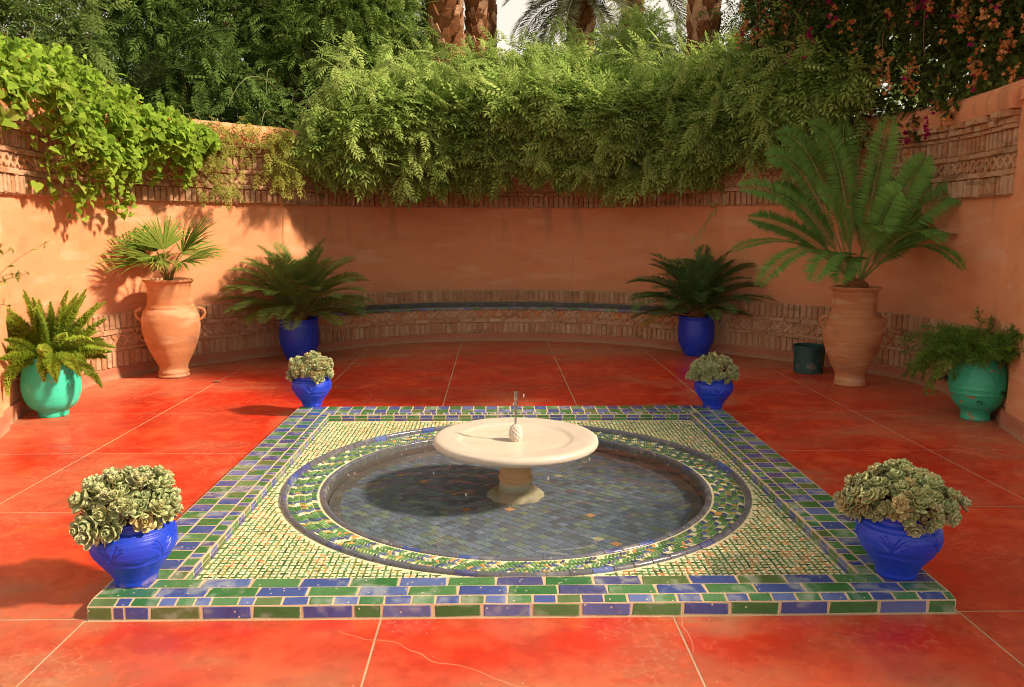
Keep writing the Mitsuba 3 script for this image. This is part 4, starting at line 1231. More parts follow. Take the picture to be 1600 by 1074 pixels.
def feather(curve, seed, col, blen=0.075, nb=26, nn=15):
    r = np.random.default_rng(seed)
    tan = unit(np.gradient(curve, axis=0))
    s = np.repeat(np.linspace(0.12, 1, nb), 2)
    i = s * (len(curve) - 1)
    ev = lambda A: np.stack([np.interp(i, np.arange(len(curve)), A[:, q]) for q in range(3)], 1)
    P, Tn = ev(curve), unit(ev(tan))
    rd = unit(r.normal(0, 1, P.shape))
    rd = unit(rd - (rd * Tn).sum(1, keepdims=True) * Tn * 0.9 + Tn * 0.45 - [0, 0, 0.25])
    L = blen * (0.5 + r.random(len(s))) * np.minimum(1, 0.3 + (1 - s) * 2.2)
    a = r.random((len(s), nn))
    base = P[:, None] + rd[:, None] * (L[:, None] * a)[..., None]
    nd = unit(r.normal(0, 1, base.shape) + rd[:, None] * 0.7)
    nl = 0.020 * (0.6 + 0.7 * r.random(a.shape))
    w = unit(np.cross(nd, r.normal(0, 1, nd.shape))) * 0.0020
    V = np.stack([base - w, base + w, base + nd * nl[..., None]], 2).reshape(-1, 3)
    F = np.arange(len(V)).reshape(-1, 3)
    C = np.array(col) * (0.6 + 0.8 * r.random((len(V) // 3, 1)))
    tv, tf = tube(curve, np.linspace(0.0028, 0.0012, len(curve)), 3)
    # fine side branches
    bw = unit(np.cross(rd, [0.2, 0.1, 1.0])) * 0.0009
    BV = np.stack([P - bw, P + bw, P + rd * L[:, None]], 1).reshape(-1, 3)
    v, f = cat([(tv, tf), (V, F), (BV, np.arange(len(BV)).reshape(-1, 3))])
    return trimesh.Trimesh(v, f, process=False), np.vstack([np.tile([[0.13, 0.15, 0.05]], (len(tv), 1)), np.repeat(C[:, None], 3, 1).reshape(-1, 3), np.tile([[0.10, 0.14, 0.04]], (len(BV), 1))])


r_ = np.random.default_rng(62)
for i in range(118):
    az = r_.random() * 2 * math.pi
    el = r_.choice([1.25, 0.9, 0.55, 0.2], p=[.24, .3, .3, .16]) + r_.normal(0, .12)
    bd = 0.9 + 1.0 * r_.random() + (0.7 if r_.random() < .3 else 0)
    ln = (0.36 + 0.30 * r_.random()) * (0.72 if el > 1 else 1) * (1.12 if math.cos(az) > 0.2 else 0.95)
    if i < 8:
        az, el, bd, ln = math.radians(185 + 10 * i / 8), 0.5 + 0.04 * i, 2.0, 0.62
    cur = arc(P0 + [0.10 * math.cos(az), 0.10 * math.sin(az), 0], az, el, bd * (0.6 if -2.6 < (az - 6.2832 if az > 3.1416 else az) < -1.2 else 1.0), ln, 18, 1.2)
    m, C = feather(cur, 900 + i, (0.13, 0.25, 0.04) if i % 3 else (0.19, 0.32, 0.05))
    put(nm(f'{k}__stem'), m, 'm_leaf', color=C)
k = 'ground_fern'
tag(k, 'dark fern in the low bowl on the floor behind the jade pot', 'fern')
for i in range(26):
    az = r_.random() * 2 * math.pi
    cur = arc(np.array([4.22 + .1 * math.cos(az), 3.52 + .1 * math.sin(az), 0.11]), az, 0.9 + r_.normal(0, .2), 1.3, 0.34 + .12 * r_.random(), 16)
    m, C = feather(cur, 1200 + i, (0.05, 0.09, 0.02))
    put(nm(f'{k}__stem'), m, 'm_leaf', color=C)

# ------------------------------------------------------------------ succulents on the pool corners
def spoon(seed):
    """fleshy spatulate leaf along x: top and underside, pale rim"""
    r = np.random.default_rng(seed)
    xs = np.array([0.0, 0.30, 0.62, 0.88, 1.0])
    ws = np.array([0.10, 0.17, 0.36, 0.30, 0.06])
    v, c = [], []
    for x, w_ in zip(xs, ws):
        up = 0.30 * x * x
        v += [[x, -w_, up + 0.10 * w_ / .36 + 0.02], [x, 0, up], [x, w_, up + 0.10 * w_ / .36 + 0.02], [x, 0, up - 0.15 * w_ / .36 - 0.02]]
        c += [1.35, 1.0, 1.35, 0.75]
    v = np.array(v)
    f = []
    for i in range(4):
        a, b = i * 4, i * 4 + 4
        for p, q in ((0, 1), (1, 2), (2, 3), (3, 0)):
            f += [[a + p, a + q, b + q], [a + p, b + q, b + p]]
    f += [[16, 17, 18], [16, 18, 19]]
    return v, np.array(f), np.array(c)


SPV, SPF, SPC = spoon(0)


def rosette(size, seed, base, edge):
    r = np.random.default_rng(seed)
    O, X, Z, S = [], [], [], []
    for ring, (n, tilt, ln) in enumerate(((6, 0.18, 1.0), (6, 0.55, 0.86), (5, 0.95, 0.62), (3, 1.25, 0.40))):
        for j in range(n):
            a = (j + 0.5 * (ring % 2)) * 2 * math.pi / n + r.normal(0, 0.12)
            t = tilt + r.normal(0, 0.09)
            d = np.array([math.cos(a) * math.cos(t), math.sin(a) * math.cos(t), math.sin(t)])
            O.append(d * 0.06 * size + [0, 0, 0.012 * ring * size / .05])
            X.append(d)
            Z.append([-math.cos(a) * math.sin(t), -math.sin(a) * math.sin(t), math.cos(t)])
            S.append(size * ln * (1 + r.normal(0, .08)))
    tint = (np.clip(SPC[:, None], 0, 1) * 1.0) + np.where(SPC[:, None] > 1.2, np.array(edge) / np.array(base) - 1, 0)
    (v, f), C = scatter(SPV, SPF, np.array(O), np.array(X), np.array(Z), np.array(S), base, None, tint, seed, 0.16)
    return mikit.ply(trimesh.Trimesh(v, f, process=False), 'm_succulent', smooth=True, color=C)


ROS = [rosette(1.0, 80 + i, b, e) for i, (b, e) in enumerate((((0.22, 0.29, 0.115), (0.54, 0.56, 0.28)), ((0.18, 0.26, 0.11), (0.48, 0.52, 0.26)), ((0.25, 0.31, 0.11), (0.58, 0.58, 0.30)), ((0.23, 0.28, 0.13), (0.60, 0.58, 0.34)), ((0.29, 0.27, 0.11), (0.62, 0.52, 0.26))))]


def succulent(x, y, z, R, H, n, size, seed, label, stalks=4):
    k = nm('succulent')
    tag(k, label, 'succulent', 'succulents in the round blue pots')
    r = np.random.default_rng(seed)
    root = np.array([x, y, z])
    pts = []
    tries = 0
    while len(pts) < n and tries < 9000:
        tries += 1
        d = unit(r.normal(0, 1, 3))
        if d[2] < -0.62:
            continue
        bump = 0.60 + 0.74 * meshkit.noise((d * 2.1)[None], seed)[0]
        inner_ = r.choice([1.0, 0.74, 1.08], p=[.66, .26, .08])
        P = root + np.array([0, 0, H * 0.26]) + d * np.array([R, R, H * (0.72 if d[2] > 0 else 0.55)]) * bump * inner_
        if math.hypot(P[0] - x, P[1] - y) < 0.150 and P[2] < z + 0.01:
            continue
        if all(np.linalg.norm(P - q[0]) > size * 1.0 for q in pts):
            pts.append((P, d))
    tubes = []
    for i, (P, d) in enumerate(pts):
        Zd = unit(d + [0, 0, 0.35] + r.normal(0, .18, 3))
        Xd = unit(np.cross(Zd, r.normal(0, 1, 3)))
        Yd = np.cross(Zd, Xd)
        s = size * (0.75 + 0.5 * r.random())
        inst(nm(f'{k}__rosette'), ROS[r.integers(len(ROS))], M4(P, Xd * s, Yd * s, Zd * s))
        p0 = root + [r.normal(0, .035), r.normal(0, .035), -0.03]
        tubes.append(tube(bez(p0, root + (P - root) * [0.45, 0.45, 0.75], P, 7), np.linspace(0.0065, 0.0045, 7), 5))
    v, f = cat(tubes)
    put(f'{k}__stems', trimesh.Trimesh(v, f, process=False), 'm_stem_brown', smooth=True)
    labels[f'{k}__stems'] = {'kind': 'stuff'}
    for i in range(stalks):
        d = unit([r.normal(0, .35), r.normal(0, .35), 1])
        cur = bez(root + d * H * .5, root + d * H * .9 + r.normal(0, .02, 3), root + d * np.array([R * 1.0, R * 1.0, H * 1.12]), 8)
        tv, tf = tube(cur, np.linspace(0.005, 0.0035, 8), 5)
        O = cur[np.array([4, 5, 6, 6, 7, 7, 7, 7])]
        X = unit(np.stack([r.normal(0, 1, 8), r.normal(0, 1, 8), 0.7 + 0.6 * r.random(8)], 1))
        (lv, lf), C = scatter(SPV, SPF, O, X, np.tile([[0.1, 0.05, 1.0]], (8, 1)) + r.normal(0, .2, (8, 3)), 0.026 + 0.008 * r.random(8), (0.42, 0.36, 0.16), (0.36, 0.40, 0.17), None, seed + i)
        v, f = cat([(tv, tf), (lv, lf)])
        put(nm(f'{k}__flower_stalk'), trimesh.Trimesh(v, f, process=False), 'm_succulent', smooth=True, color=np.vstack([np.tile([[0.34, 0.20, 0.09]], (len(tv), 1)), C]))
    return k


for (x, y, z, a, s), R, n, sz, st, l in zip(BL, (0.170, 0.195, 0.158, 0.178), (115, 175, 160, 170), (0.044, 0.037, 0.031, 0.032), (5, 6, 2, 5), (
        'sunlit grey-green succulent of large loose rosettes in the near pool-corner pot', 'wide domed succulent with small pale-edged rosettes in the shaded near pot',
        'compact sunlit succulent in the far pool-corner pot, before the sunlit sago palm', 'pale succulent with dry flower stalks in the far pool-corner pot, nearest the dark tub')):
    succulent(x, y, z + 0.285 * s, R, 0.178 if s == 1 else 0.162, n, sz, int(x * 10) + 300, l, st)

# ------------------------------------------------------------------ foliage templates
def pinnate(pairs=5, L=0.27, W=0.105, curl=0.30, sweep=0.95):
    """compound leaf along x: rachis sliver and diamond leaflets"""
    v, f, t = [], [], []

    def leaf(b, d, ln, w):
        d = np.array(d) / np.linalg.norm(d)
        s = np.array([-d[1], d[0], 0.0])
        k = len(v)
        p = [b, b + d * ln * .42 + s * w / 2 + [0, 0, -.02], b + d * ln * .42 - s * w / 2 + [0, 0, -.02], b + d * ln + [0, 0, -0.28 * ln]]
        v.extend(p)
        f.extend([[k, k + 2, k + 1], [k + 1, k + 2, k + 3]])
        t.extend([0.9, 1.0, 1.0, 1.12])
    rach = lambda s: np.array([s, 0.0, -curl * s * s])
    for i in range(pairs):
        s = 0.22 + 0.66 * i / (pairs - 1)
        ln = L * (0.78 + 0.35 * math.sin(math.pi * (i + 0.6) / pairs))
        for sg in (-1, 1):
            leaf(rach(s), [math.cos(sweep), sg * math.sin(sweep), -0.10], ln, W * ln / L)
    leaf(rach(0.92), [1, 0, -0.25], L * 1.05, W)
    k = len(v)
    v.extend([rach(0) + [0, .006, 0], rach(0) - [0, .006, 0], rach(0.5) + [0, .006, 0], rach(.5) - [0, .006, 0], rach(0.95)])
    f.extend([[k, k + 1, k + 2], [k + 1, k + 3, k + 2], [k + 2, k + 3, k + 4]])
    t.extend([0.9] * 5)
    return np.array(v), np.array(f), np.array(t)[:, None]


def simple_leaf(w=0.42, fold=0.12, curl=0.25):
    v = np.array([[0, 0, 0], [.25, w * .72, fold - curl * .06], [.30, 0, -curl * .09], [.25, -w * .72, fold - curl * .06], [.62, w * .62, fold * .8 - curl * .4], [.66, 0, -curl * .44], [.62, -w * .62, fold * .8 - curl * .4], [1, 0, -curl]])
    f = np.array([[0, 2, 1], [0, 3, 2], [1, 2, 5], [1, 5, 4], [2, 3, 6], [2, 6, 5], [4, 5, 7], [5, 6, 7]])
    return v, f, np.array([.9, 1.05, .95, 1.05, 1.05, .95, 1.05, 1.1])[:, None]


def heart_leaf():
    pts = [(0.08, 0), (-0.06, .22), (0.04, .44), (.30, .52), (.60, .36), (.84, .14), (1.05, 0)]
    v = [[x, y, 0.16 * y - 0.22 * x * x] for x, y in pts] + [[x, -y, 0.16 * y - 0.22 * x * x] for x, y in pts[1:-1]] + [[.35, 0, -.05], [.68, 0, -.13]]
    # 0..6 left rim, 7..11 right rim (1..5 mirrored), 12,13 midrib
    f = [[0, 12, 1], [1, 12, 2], [2, 12, 3], [3, 12, 13], [3, 13, 4], [4, 13, 5], [5, 13, 6], [0, 7, 12], [7, 8, 12], [8, 9, 12], [9, 13, 12], [9, 10, 13], [10, 11, 13], [11, 6, 13]]
    return np.array(v, float), np.array(f), np.r_[np.ones(12), .88, .88][:, None]


PIN = pinnate()
PIN4 = pinnate(4, 0.30, 0.13, 0.2, 0.9)
OVATE = simple_leaf()
NARROW = simple_leaf(0.20, 0.06, 0.35)
HEART = heart_leaf()


def vec(r, n):
    return unit(r.normal(0, 1, (n, 3)))


# ------------------------------------------------------------------ the hanging climber over the niche wall
def niche_y(x):
    return np.interp(x, NICHE[:, 0], NICHE[:, 1]) - 0.0 * x


r_ = np.random.default_rng(101)
tag('climbing_vine', 'thick green climber of feathery leaves hanging over the niche wall', 'climbing plant')
N = 12500
x = r_.uniform(-2.42, 3.65, N)
zt = 3.46 + 0.34 * np.exp(-((x - 0.5) / 1.2) ** 2) + 0.25 * np.clip((x - 2.2), 0, 1) - 0.9 * np.clip((-1.6 - x) / 1.0, 0, 1) + 0.1 * np.sin(x * 3)
zb = 2.30 + 0.08 * np.sin(x * 2.3 + 1) + 0.07 * np.sin(x * 7.1) + 0.32 * np.clip((x - 2.5) / 0.9, 0, 1) ** 1.2
u = r_.random(N) ** 0.92
z = zb + u * (zt - zb)
yw = np.interp(np.abs(x), [0, 1.1, 1.95, 2.5, 3.0, 3.8], [8.45, 8.32, 7.95, 7.45, 6.85, 6.15])
prot = 0.62 + 0.45 * np.sin(np.clip(u, 0, 1) * np.pi * 0.9) - 0.9 * np.clip(u - 0.55, 0, 1) ** 1.3 * 1.6
bump = (meshkit.fbm(np.stack([x * 1.7, z * 1.9, 0 * x + 2], 1), 3, 5) - 0.5) * 1.5
t = r_.exponential(0.17, N)
y = yw - prot - bump + t
hang = (r_.random(N) < 0.10) & (u < .25)
z = z - hang * r_.random(N) * 0.10
O = np.stack([x, y, z], 1)
nrm = np.stack([np.where(np.abs(x) > 2, -np.sign(x) * .6, -x * .12), -np.ones(N), 0.35 + 0.9 * (u - .4)], 1)
D = unit(unit(nrm) * 0.75 + vec(r_, N) * 0.75 + np.array([0, 0, -0.35]))
Zr = unit(unit(nrm) * 0.7 + np.array([.25, -.1, .75]) + vec(r_, N) * 0.42)
S = 0.225 + 0.12 * r_.random(N)
gr = meshkit.fbm(np.stack([x * 1.2, z * 1.4, 0 * x + 7], 1), 3, 9)
half = gr + r_.normal(0, .08, N) > 0.52
parts_, cols_ = [], []
for sel, a, b, sd in ((half, (0.26, 0.40, 0.095), (0.42, 0.54, 0.16), 1), (~half, (0.20, 0.32, 0.07), (0.30, 0.42, 0.11), 2)):
    m, C = scatter(PIN[0], PIN[1], O[sel], D[sel], Zr[sel], S[sel], a, b, PIN[2], sd, 0.28)
    parts_.append(m)
    cols_.append(C)
sh = []
for i in range(170):
    x0 = r_.uniform(-2.3, 3.4)
    y0 = np.interp(abs(x0), [0, 1.1, 1.95, 2.5, 3.0, 3.8], [8.45, 8.32, 7.95, 7.45, 6.85, 6.15])
    hi = r_.random() < .28
    p = np.array([x0, y0 - (.75 if not hi else .35), r_.uniform(2.5, 3.7) if not hi else 3.35 + .3 * r_.random()])
    q = p + ([r_.normal(0, .3), -.35 - .25 * r_.random(), -.35 * r_.random() - .1] if not hi else [r_.normal(0, .3), -.2 + .3 * r_.random(), .12 + .28 * r_.random()])
    cur = bez(p, (p + q) / 2 + [0, -.05, .22], q, 10)
    sh.append(tube(cur, np.linspace(.006, .002, 10), 4))
    k_ = np.repeat(np.arange(3, 10), 2)
    n_ = len(k_)
    mm, C = scatter(PIN[0], PIN[1], cur[k_], unit(vec(r_, n_) * .8 + (q - p) * .8 + [0, 0, -.25]), vec(r_, n_) * .4 + [.2, -.4, .8], 0.17 + .11 * r_.random(n_), (0.26, 0.40, 0.095), (0.44, 0.55, 0.17), PIN[2], 400 + i)
    parts_.append(mm)
    cols_.append(C)
put('climbing_vine__shoots', trimesh.Trimesh(*cat(sh), process=False), 'm_stem_green')
labels['climbing_vine__shoots'] = {'kind': 'stuff'}
put('climbing_vine__foliage', trimesh.Trimesh(*cat(parts_), process=False), 'm_leaf', color=np.vstack(cols_))
stuff('climbing_vine__foliage')
tb = []
for i in range(60):
    x0 = r_.uniform(-2.9, 3.5)
    y0 = np.interp(abs(x0), [0, 1.1, 1.95, 2.5, 3.0, 3.8], [8.45, 8.32, 7.95, 7.45, 6.85, 6.15])
    p = np.array([x0, y0 + 0.1, 2.9 + .6 * r_.random()])
    q = p + [r_.normal(0, .3), -0.7 - 0.25 * r_.random(), -0.1 - 0.6 * r_.random()]
    tb.append(tube(bez(p, (p + q) / 2 + [0, -.25, .45], q, 12), np.linspace(.007, .0025, 12), 4))
for x0, y0, z0, z1 in ((0.57, 7.30, 3.3, 2.55), (-0.30, 7.35, 2.9, 2.35), (3.0, 6.2, 3.2, 2.35), (3.35, 6.0, 3.3, 2.45), (2.75, 6.3, 2.9, 2.3)):
    tb.append(tube(bez((x0, y0, z0), (x0 + .05, y0 - .02, (z0 + z1) / 2), (x0 - .04, y0 - .03, z1), 10), 0.004, 4))
put('climbing_vine__vine_stems', trimesh.Trimesh(*cat(tb), process=False), 'm_stem_green')
labels['climbing_vine__vine_stems'] = {'kind': 'stuff'}
# a loose spray hanging by the niche corner
p = np.array([2.62, 6.55, 2.15])
cur = bez(p, p + [-.02, -.25, -.15], p + [-.36, -.25, -.62], 14)
tv, tf = tube(cur, np.linspace(.005, .002, 14), 4)
ix = np.array([5, 7, 8, 9, 10, 11, 12, 13])
(lv, lf), C = scatter(PIN[0], PIN[1], cur[ix], unit(vec(r_, 8) * .7 + [-.3, -.2, -.6]), vec(r_, 8) * .6 + [0, -.4, .6], 0.13, (0.30, 0.33, 0.12), (0.40, 0.38, 0.17), PIN[2], 3)
v, f = cat([(tv, tf), (lv, lf)])
put('climbing_vine__loose_spray', trimesh.Trimesh(v, f, process=False), 'm_leaf', color=np.vstack([np.tile([[.2, .17, .07]], (len(tv), 1)), C]))

# thin yellowing vine over the corner of the sunlit wall
tag('thin_vine', 'thin yellow-green vine trailing over the corner of the sunlit wall', 'climbing plant')
N = 300
s = np.where(r_.random(N) < .7, np.where(r_.random(N) < .5, r_.random(N) * .35, .72 + .28 * r_.random(N)), r_.random(N))
pth = np.array([(-3.42, 6.02), (-3.10, 6.42), (-2.82, 6.68), (-2.60, 6.80)])
px_ = np.interp(s, [0, .4, .75, 1], pth[:, 0]) + r_.normal(0, .05, N)
py_ = np.interp(s, [0, .4, .75, 1], pth[:, 1]) + r_.normal(0, .05, N)
lowr = np.where(s < .35, r_.uniform(0, .85, N) ** 1.1, np.where(s > .72, r_.uniform(0, .75, N), r_.random(N) ** 3 * .75))
O = np.stack([px_ + 0.02 + .08 * lowr, py_ - .06 - .10 * np.minimum(lowr * 3, 1), 2.80 - lowr + r_.normal(0, .03, N)], 1)
m, C = scatter(PIN4[0], PIN4[1], O, unit(vec(r_, N) * .7 + [.35, -.4, -.55]), vec(r_, N) * .5 + [.4, -.5, .7], 0.12 + .06 * r_.random(N), (0.20, 0.25, 0.045), (0.34, 0.33, 0.08), PIN4[2], 7)
put('thin_vine__foliage', trimesh.Trimesh(*m, process=False), 'm_leaf', color=C)
stuff('thin_vine__foliage')

# ------------------------------------------------------------------ lime creeper with heart leaves on the sunlit wall
tag('heart_leaf_creeper', 'lime green heart-leaved creeper tumbling over the sunlit wall', 'climbing plant')
N = 6600
s = r_.random(N) * 0.90
prow = np.array([(-4.35, 2.75), (-4.25, 3.5), (-4.30, 4.2), (-4.30, 4.75), (-4.08, 5.4), (-3.62, 6.0), (-3.30, 6.4)])
kx = np.linspace(0, 1, 7)
bx_, by_ = np.interp(s, kx, prow[:, 0]), np.interp(s, kx, prow[:, 1])
top = np.interp(s, kx, [3.02, 3.08, 3.18, 3.20, 2.98, 2.72, 2.62])
bot = np.interp(s, kx, [2.62, 2.42, 1.98, 1.66, 1.84, 2.22, 2.50]) + 0.12 * np.sin(s * 37) + .08 * np.sin(s * 83)
u = r_.random(N) ** 0.75
zz_ = bot + u * (top - bot)
over = np.clip((2.80 - zz_) / 0.25, 0, 1)
out_ = np.where(zz_ > 2.75, -0.35 + 0.75 * r_.random(N), 0.10 + 0.20 * r_.random(N) + 0.22 * np.sin(np.clip(u, 0, 1) * 3.1))
bump = (meshkit.fbm(np.stack([s * 9, zz_ * 2.2, 0 * s], 1), 3, 12) - .5) * .5
tt_ = np.stack([np.gradient(np.interp(np.linspace(0, 1, 200), kx, prow[:, 0])), np.gradient(np.interp(np.linspace(0, 1, 200), kx, prow[:, 1]))], 1)
ii = np.clip((s * 199).astype(int), 0, 199)
tn = unit(tt_[ii])
nx_, ny_ = tn[:, 1], -tn[:, 0]
O = np.stack([bx_ + nx_ * (out_ + bump), by_ + ny_ * (out_ + bump), zz_], 1)
keep = (u > 0.30) | (r_.random(N) < 0.42)
O, nx_, ny_, s, u = O[keep], nx_[keep], ny_[keep], s[keep], u[keep]
N = len(O)
Nn = np.stack([nx_, ny_, np.full(N, .7)], 1)
D = unit(np.array([0, 0, -.75]) + vec(r_, N) * .7 + Nn * .35)
Zr = unit(Nn + vec(r_, N) * .8)
S = 0.046 + 0.048 * r_.random(N) ** 1.5
dist = np.linalg.norm(O - CAM, axis=1)
big = np.argsort(-(S / dist) * (1 + 0.4 * (out_[keep] > .15)))[:290]
mask = np.zeros(N, bool)
mask[big] = True
pal = [((0.23, 0.38, 0.045), (0.33, 0.48, 0.065)), ((0.17, 0.31, 0.04), (0.25, 0.40, 0.05)), ((0.32, 0.44, 0.07), (0.42, 0.52, 0.11))]
m, C = scatter(HEART[0], HEART[1], O[~mask], D[~mask], Zr[~mask], S[~mask], *pal[0], HEART[2], 5, .28)
put('heart_leaf_creeper__foliage', trimesh.Trimesh(*m, process=False), 'm_leaf', smooth=False, color=C)
stuff('heart_leaf_creeper__foliage')
HP = []
for i, (a, b) in enumerate(pal):
    for j in range(2):
        c = np.array(a) * (1 - j) + np.array(b) * j
        HP.append(mikit.ply(trimesh.Trimesh(HEART[0], HEART[1], process=False), 'm_leaf', smooth=True, color=np.clip(c[None] * HEART[2], 0, .9)))
for i in big:
    X = D[i]
    Y = unit(np.cross(Zr[i], X))
    Z = np.cross(X, Y)
    inst(nm('heart_leaf_creeper__leaf'), HP[r_.integers(len(HP))], M4(O[i], X * S[i] * 1.1, Y * S[i] * 1.1, Z * S[i] * 1.1))
tb = []
for i in range(34):
    j = r_.integers(N)
    p = O[j] + [-.05, .05, .10 + .12 * r_.random()]
    tb.append(tube(bez(p, (p + O[j]) / 2 + Nn[j] * .12, O[j], 9), np.linspace(.005, .0025, 9), 4))
put('heart_leaf_creeper__vine_stems', trimesh.Trimesh(*cat(tb), process=False), 'm_stem_green')
labels['heart_leaf_creeper__vine_stems'] = {'kind': 'stuff'}
# small dry flowers
N = 90
j = r_.integers(0, len(O), N)
m, C = scatter(OVATE[0], OVATE[1], O[j] + Nn[j] * .05, vec(r_, N), vec(r_, N), 0.030 + .01 * r_.random(N), (0.40, 0.13, 0.04), (0.50, 0.22, 0.08), OVATE[2], 6)
put('heart_leaf_creeper__dry_flowers', trimesh.Trimesh(*m, process=False), 'm_leaf', color=C)
labels['heart_leaf_creeper__dry_flowers'] = {'kind': 'stuff'}

# ------------------------------------------------------------------ bougainvillea over the shaded wall
tag('bougainvillea', 'dark bougainvillea with salmon and magenta bracts over the shaded wall', 'climbing plant')
N = 13000
s = r_.random(N)
prow = np.array([(3.25, 6.75), (3.55, 6.15), (4.0, 5.45), (4.30, 4.75), (4.42, 4.1), (4.55, 3.5), (4.8, 2.8)])
bx_, by_ = np.interp(s, kx, prow[:, 0]), np.interp(s, kx, prow[:, 1])
bot = np.interp(s, kx, [2.62, 2.55, 2.50, 2.62, 2.80, 2.92, 2.98]) + .10 * np.sin(s * 41) + .05 * np.sin(s * 97)
z = bot + (r_.random(N) ** 0.85) * (4.6 - bot)
bulge = 0.40 * np.sin(np.clip((z - bot) / 2.2, 0, 1) * np.pi * .8) + .10
bump = (meshkit.fbm(np.stack([s * 7, z * 1.8, 0 * s], 1), 3, 31) - .5) * .7
tt_ = unit(np.stack([np.gradient(np.interp(np.linspace(0, 1, 200), kx, prow[:, 0])), np.gradient(np.interp(np.linspace(0, 1, 200), kx, prow[:, 1]))], 1))
tn = tt_[np.clip((s * 199).astype(int), 0, 199)]
Nn = np.stack([tn[:, 1], -tn[:, 0], np.full(N, .35)], 1)
Nn[:, :2] = np.where((Nn[:, 0] > 0)[:, None], -Nn[:, :2], Nn[:, :2])
dep = r_.exponential(.20, N)
O = np.stack([bx_, by_, z], 1) + np.c_[Nn[:, :2] * (bulge + bump - dep)[:, None], np.zeros(N)]
D = unit(vec(r_, N) * .8 + Nn * .4 + [0, 0, -.35])
m, C = scatter(OVATE[0], OVATE[1], O, D, Nn + vec(r_, N) * .6 + [0, 0, .4], 0.055 + .035 * r_.random(N), (0.055, 0.095, 0.026), (0.105, 0.15, 0.04), OVATE[2], 15, .3)
put('bougainvillea__foliage', trimesh.Trimesh(*m, process=False), 'm_leaf', color=C)
stuff('bougainvillea__foliage')
# hanging sprays of bracts
PO, PC = [], []
for i in range(420):
    j = r_.integers(N)
    if dep[j] > .12:
        continue
    base = O[j] + Nn[j] * .06
    n = r_.integers(4, 13)
    mag = r_.random() < 0.16
    ln = 0.10 + .28 * r_.random()
    for q in range(n):
        PO.append(base + [r_.normal(0, .022), r_.normal(0, .022), -ln * r_.random()])
        PC.append((0.46, 0.03, 0.16) if mag or r_.random() < .05 else ((0.70, 0.30, 0.11) if r_.random() < .7 else (0.76, 0.46, 0.20)))
PO, PC = np.array(PO), np.array(PC)
PO, PC = np.repeat(PO, 3, 0), np.repeat(PC, 3, 0)
n = len(PO)
BR3 = simple_leaf(0.62, 0.18, 0.1)
(v, f), _ = scatter(BR3[0], BR3[1], PO, vec(r_, n) + [0, 0, -.3], vec(r_, n), 0.030 + .012 * r_.random(n), (1, 1, 1))
C = np.repeat(PC[:, None] * (0.7 + .5 * r_.random((n, 1, 1))), 8, 1).reshape(-1, 3)
put('bougainvillea__bracts', trimesh.Trimesh(v, f, process=False), 'm_leaf', color=C)
stuff('bougainvillea__bracts', 'papery salmon and magenta bracts')
tb = []
for i in range(30):
    j = r_.integers(N)
    p = O[j] + [.1, .1, .5]
    tb.append(tube(bez(p, O[j] + Nn[j] * .2 + [0, 0, .3], O[j] + Nn[j] * .1 + [0, 0, -.25], 9), np.linspace(.008, .003, 9), 4))
put('bougainvillea__vine_stems', trimesh.Trimesh(*cat(tb), process=False), 'm_stem_brown')
labels['bougainvillea__vine_stems'] = {'kind': 'stuff'}


# ------------------------------------------------------------------ trees and shrubs of the garden behind
def tree(name, label, pos, h_trunk, blobs, n, tmpl, size, c0, c1, seed, droop=0.35, category='tree', group='trees behind the wall', rt=0.10, open_=0.55):
    k = nm(name)
    tag(k, label, category, group)
    r = np.random.default_rng(seed)
    pos = np.array(pos, float)
    blobs = np.array(blobs, float)          # x, y, z, rx, ry, rz
    wts = (blobs[:, 3] * blobs[:, 4] * blobs[:, 5]) ** (2 / 3)
    b = r.choice(len(blobs), n, p=wts / wts.sum())
    d = vec(r, n)
    rad = r.random(n) ** 0.33
    nz = meshkit.fbm(d * 2.2 + b[:, None] * 7.3, 3, seed)
    P = blobs[b, :3] + d * blobs[b, 3:] * (rad * (0.62 + 0.75 * nz))[:, None]
    clump = meshkit.fbm(P * 2.6, 2, seed + 3)
    keep = clump > open_ - 0.12 - 0.1 * r.random(n)
    P, d, b = P[keep], d[keep], b[keep]
    m_ = len(P)
    D = unit(d * .6 + vec(r, m_) * .75 + [0, 0, -droop])
    mm, C = scatter(tmpl[0], tmpl[1], P, D, vec(r, m_) * .55 + d * .4 + [0, 0, .7], size * (.7 + .6 * r.random(m_)), c0, c1, tmpl[2], seed, .3)
    put(f'{k}__crown', trimesh.Trimesh(*mm, process=False), 'm_leaf', color=C)
    stuff(f'{k}__crown')
    tb = [tube(bez(pos, pos + [r.normal(0, .15), r.normal(0, .15), h_trunk * .5], [pos[0], pos[1], pos[2] + h_trunk], 12), np.linspace(rt, rt * .65, 12), 8)]
    for q in blobs:
        for _ in range(4):
            e = q[:3] + vec(r, 1)[0] * q[3:] * .75
            s_ = np.array([pos[0], pos[1], pos[2] + h_trunk * (0.75 + .25 * r.random())])
            tb.append(tube(bez(s_, (s_ + q[:3]) / 2 + [0, 0, .2], e, 9), np.linspace(rt * .45, .008, 9), 5))
    put(f'{k}__trunk', trimesh.Trimesh(*cat(tb), process=False), 'm_bark', smooth=True)
    return k


DK0, DK1 = (0.10, 0.17, 0.042), (0.20, 0.28, 0.075)
MD0, MD1 = (0.14, 0.24, 0.055), (0.24, 0.35, 0.09)
LT0, LT1 = (0.20, 0.33, 0.08), (0.34, 0.47, 0.12)
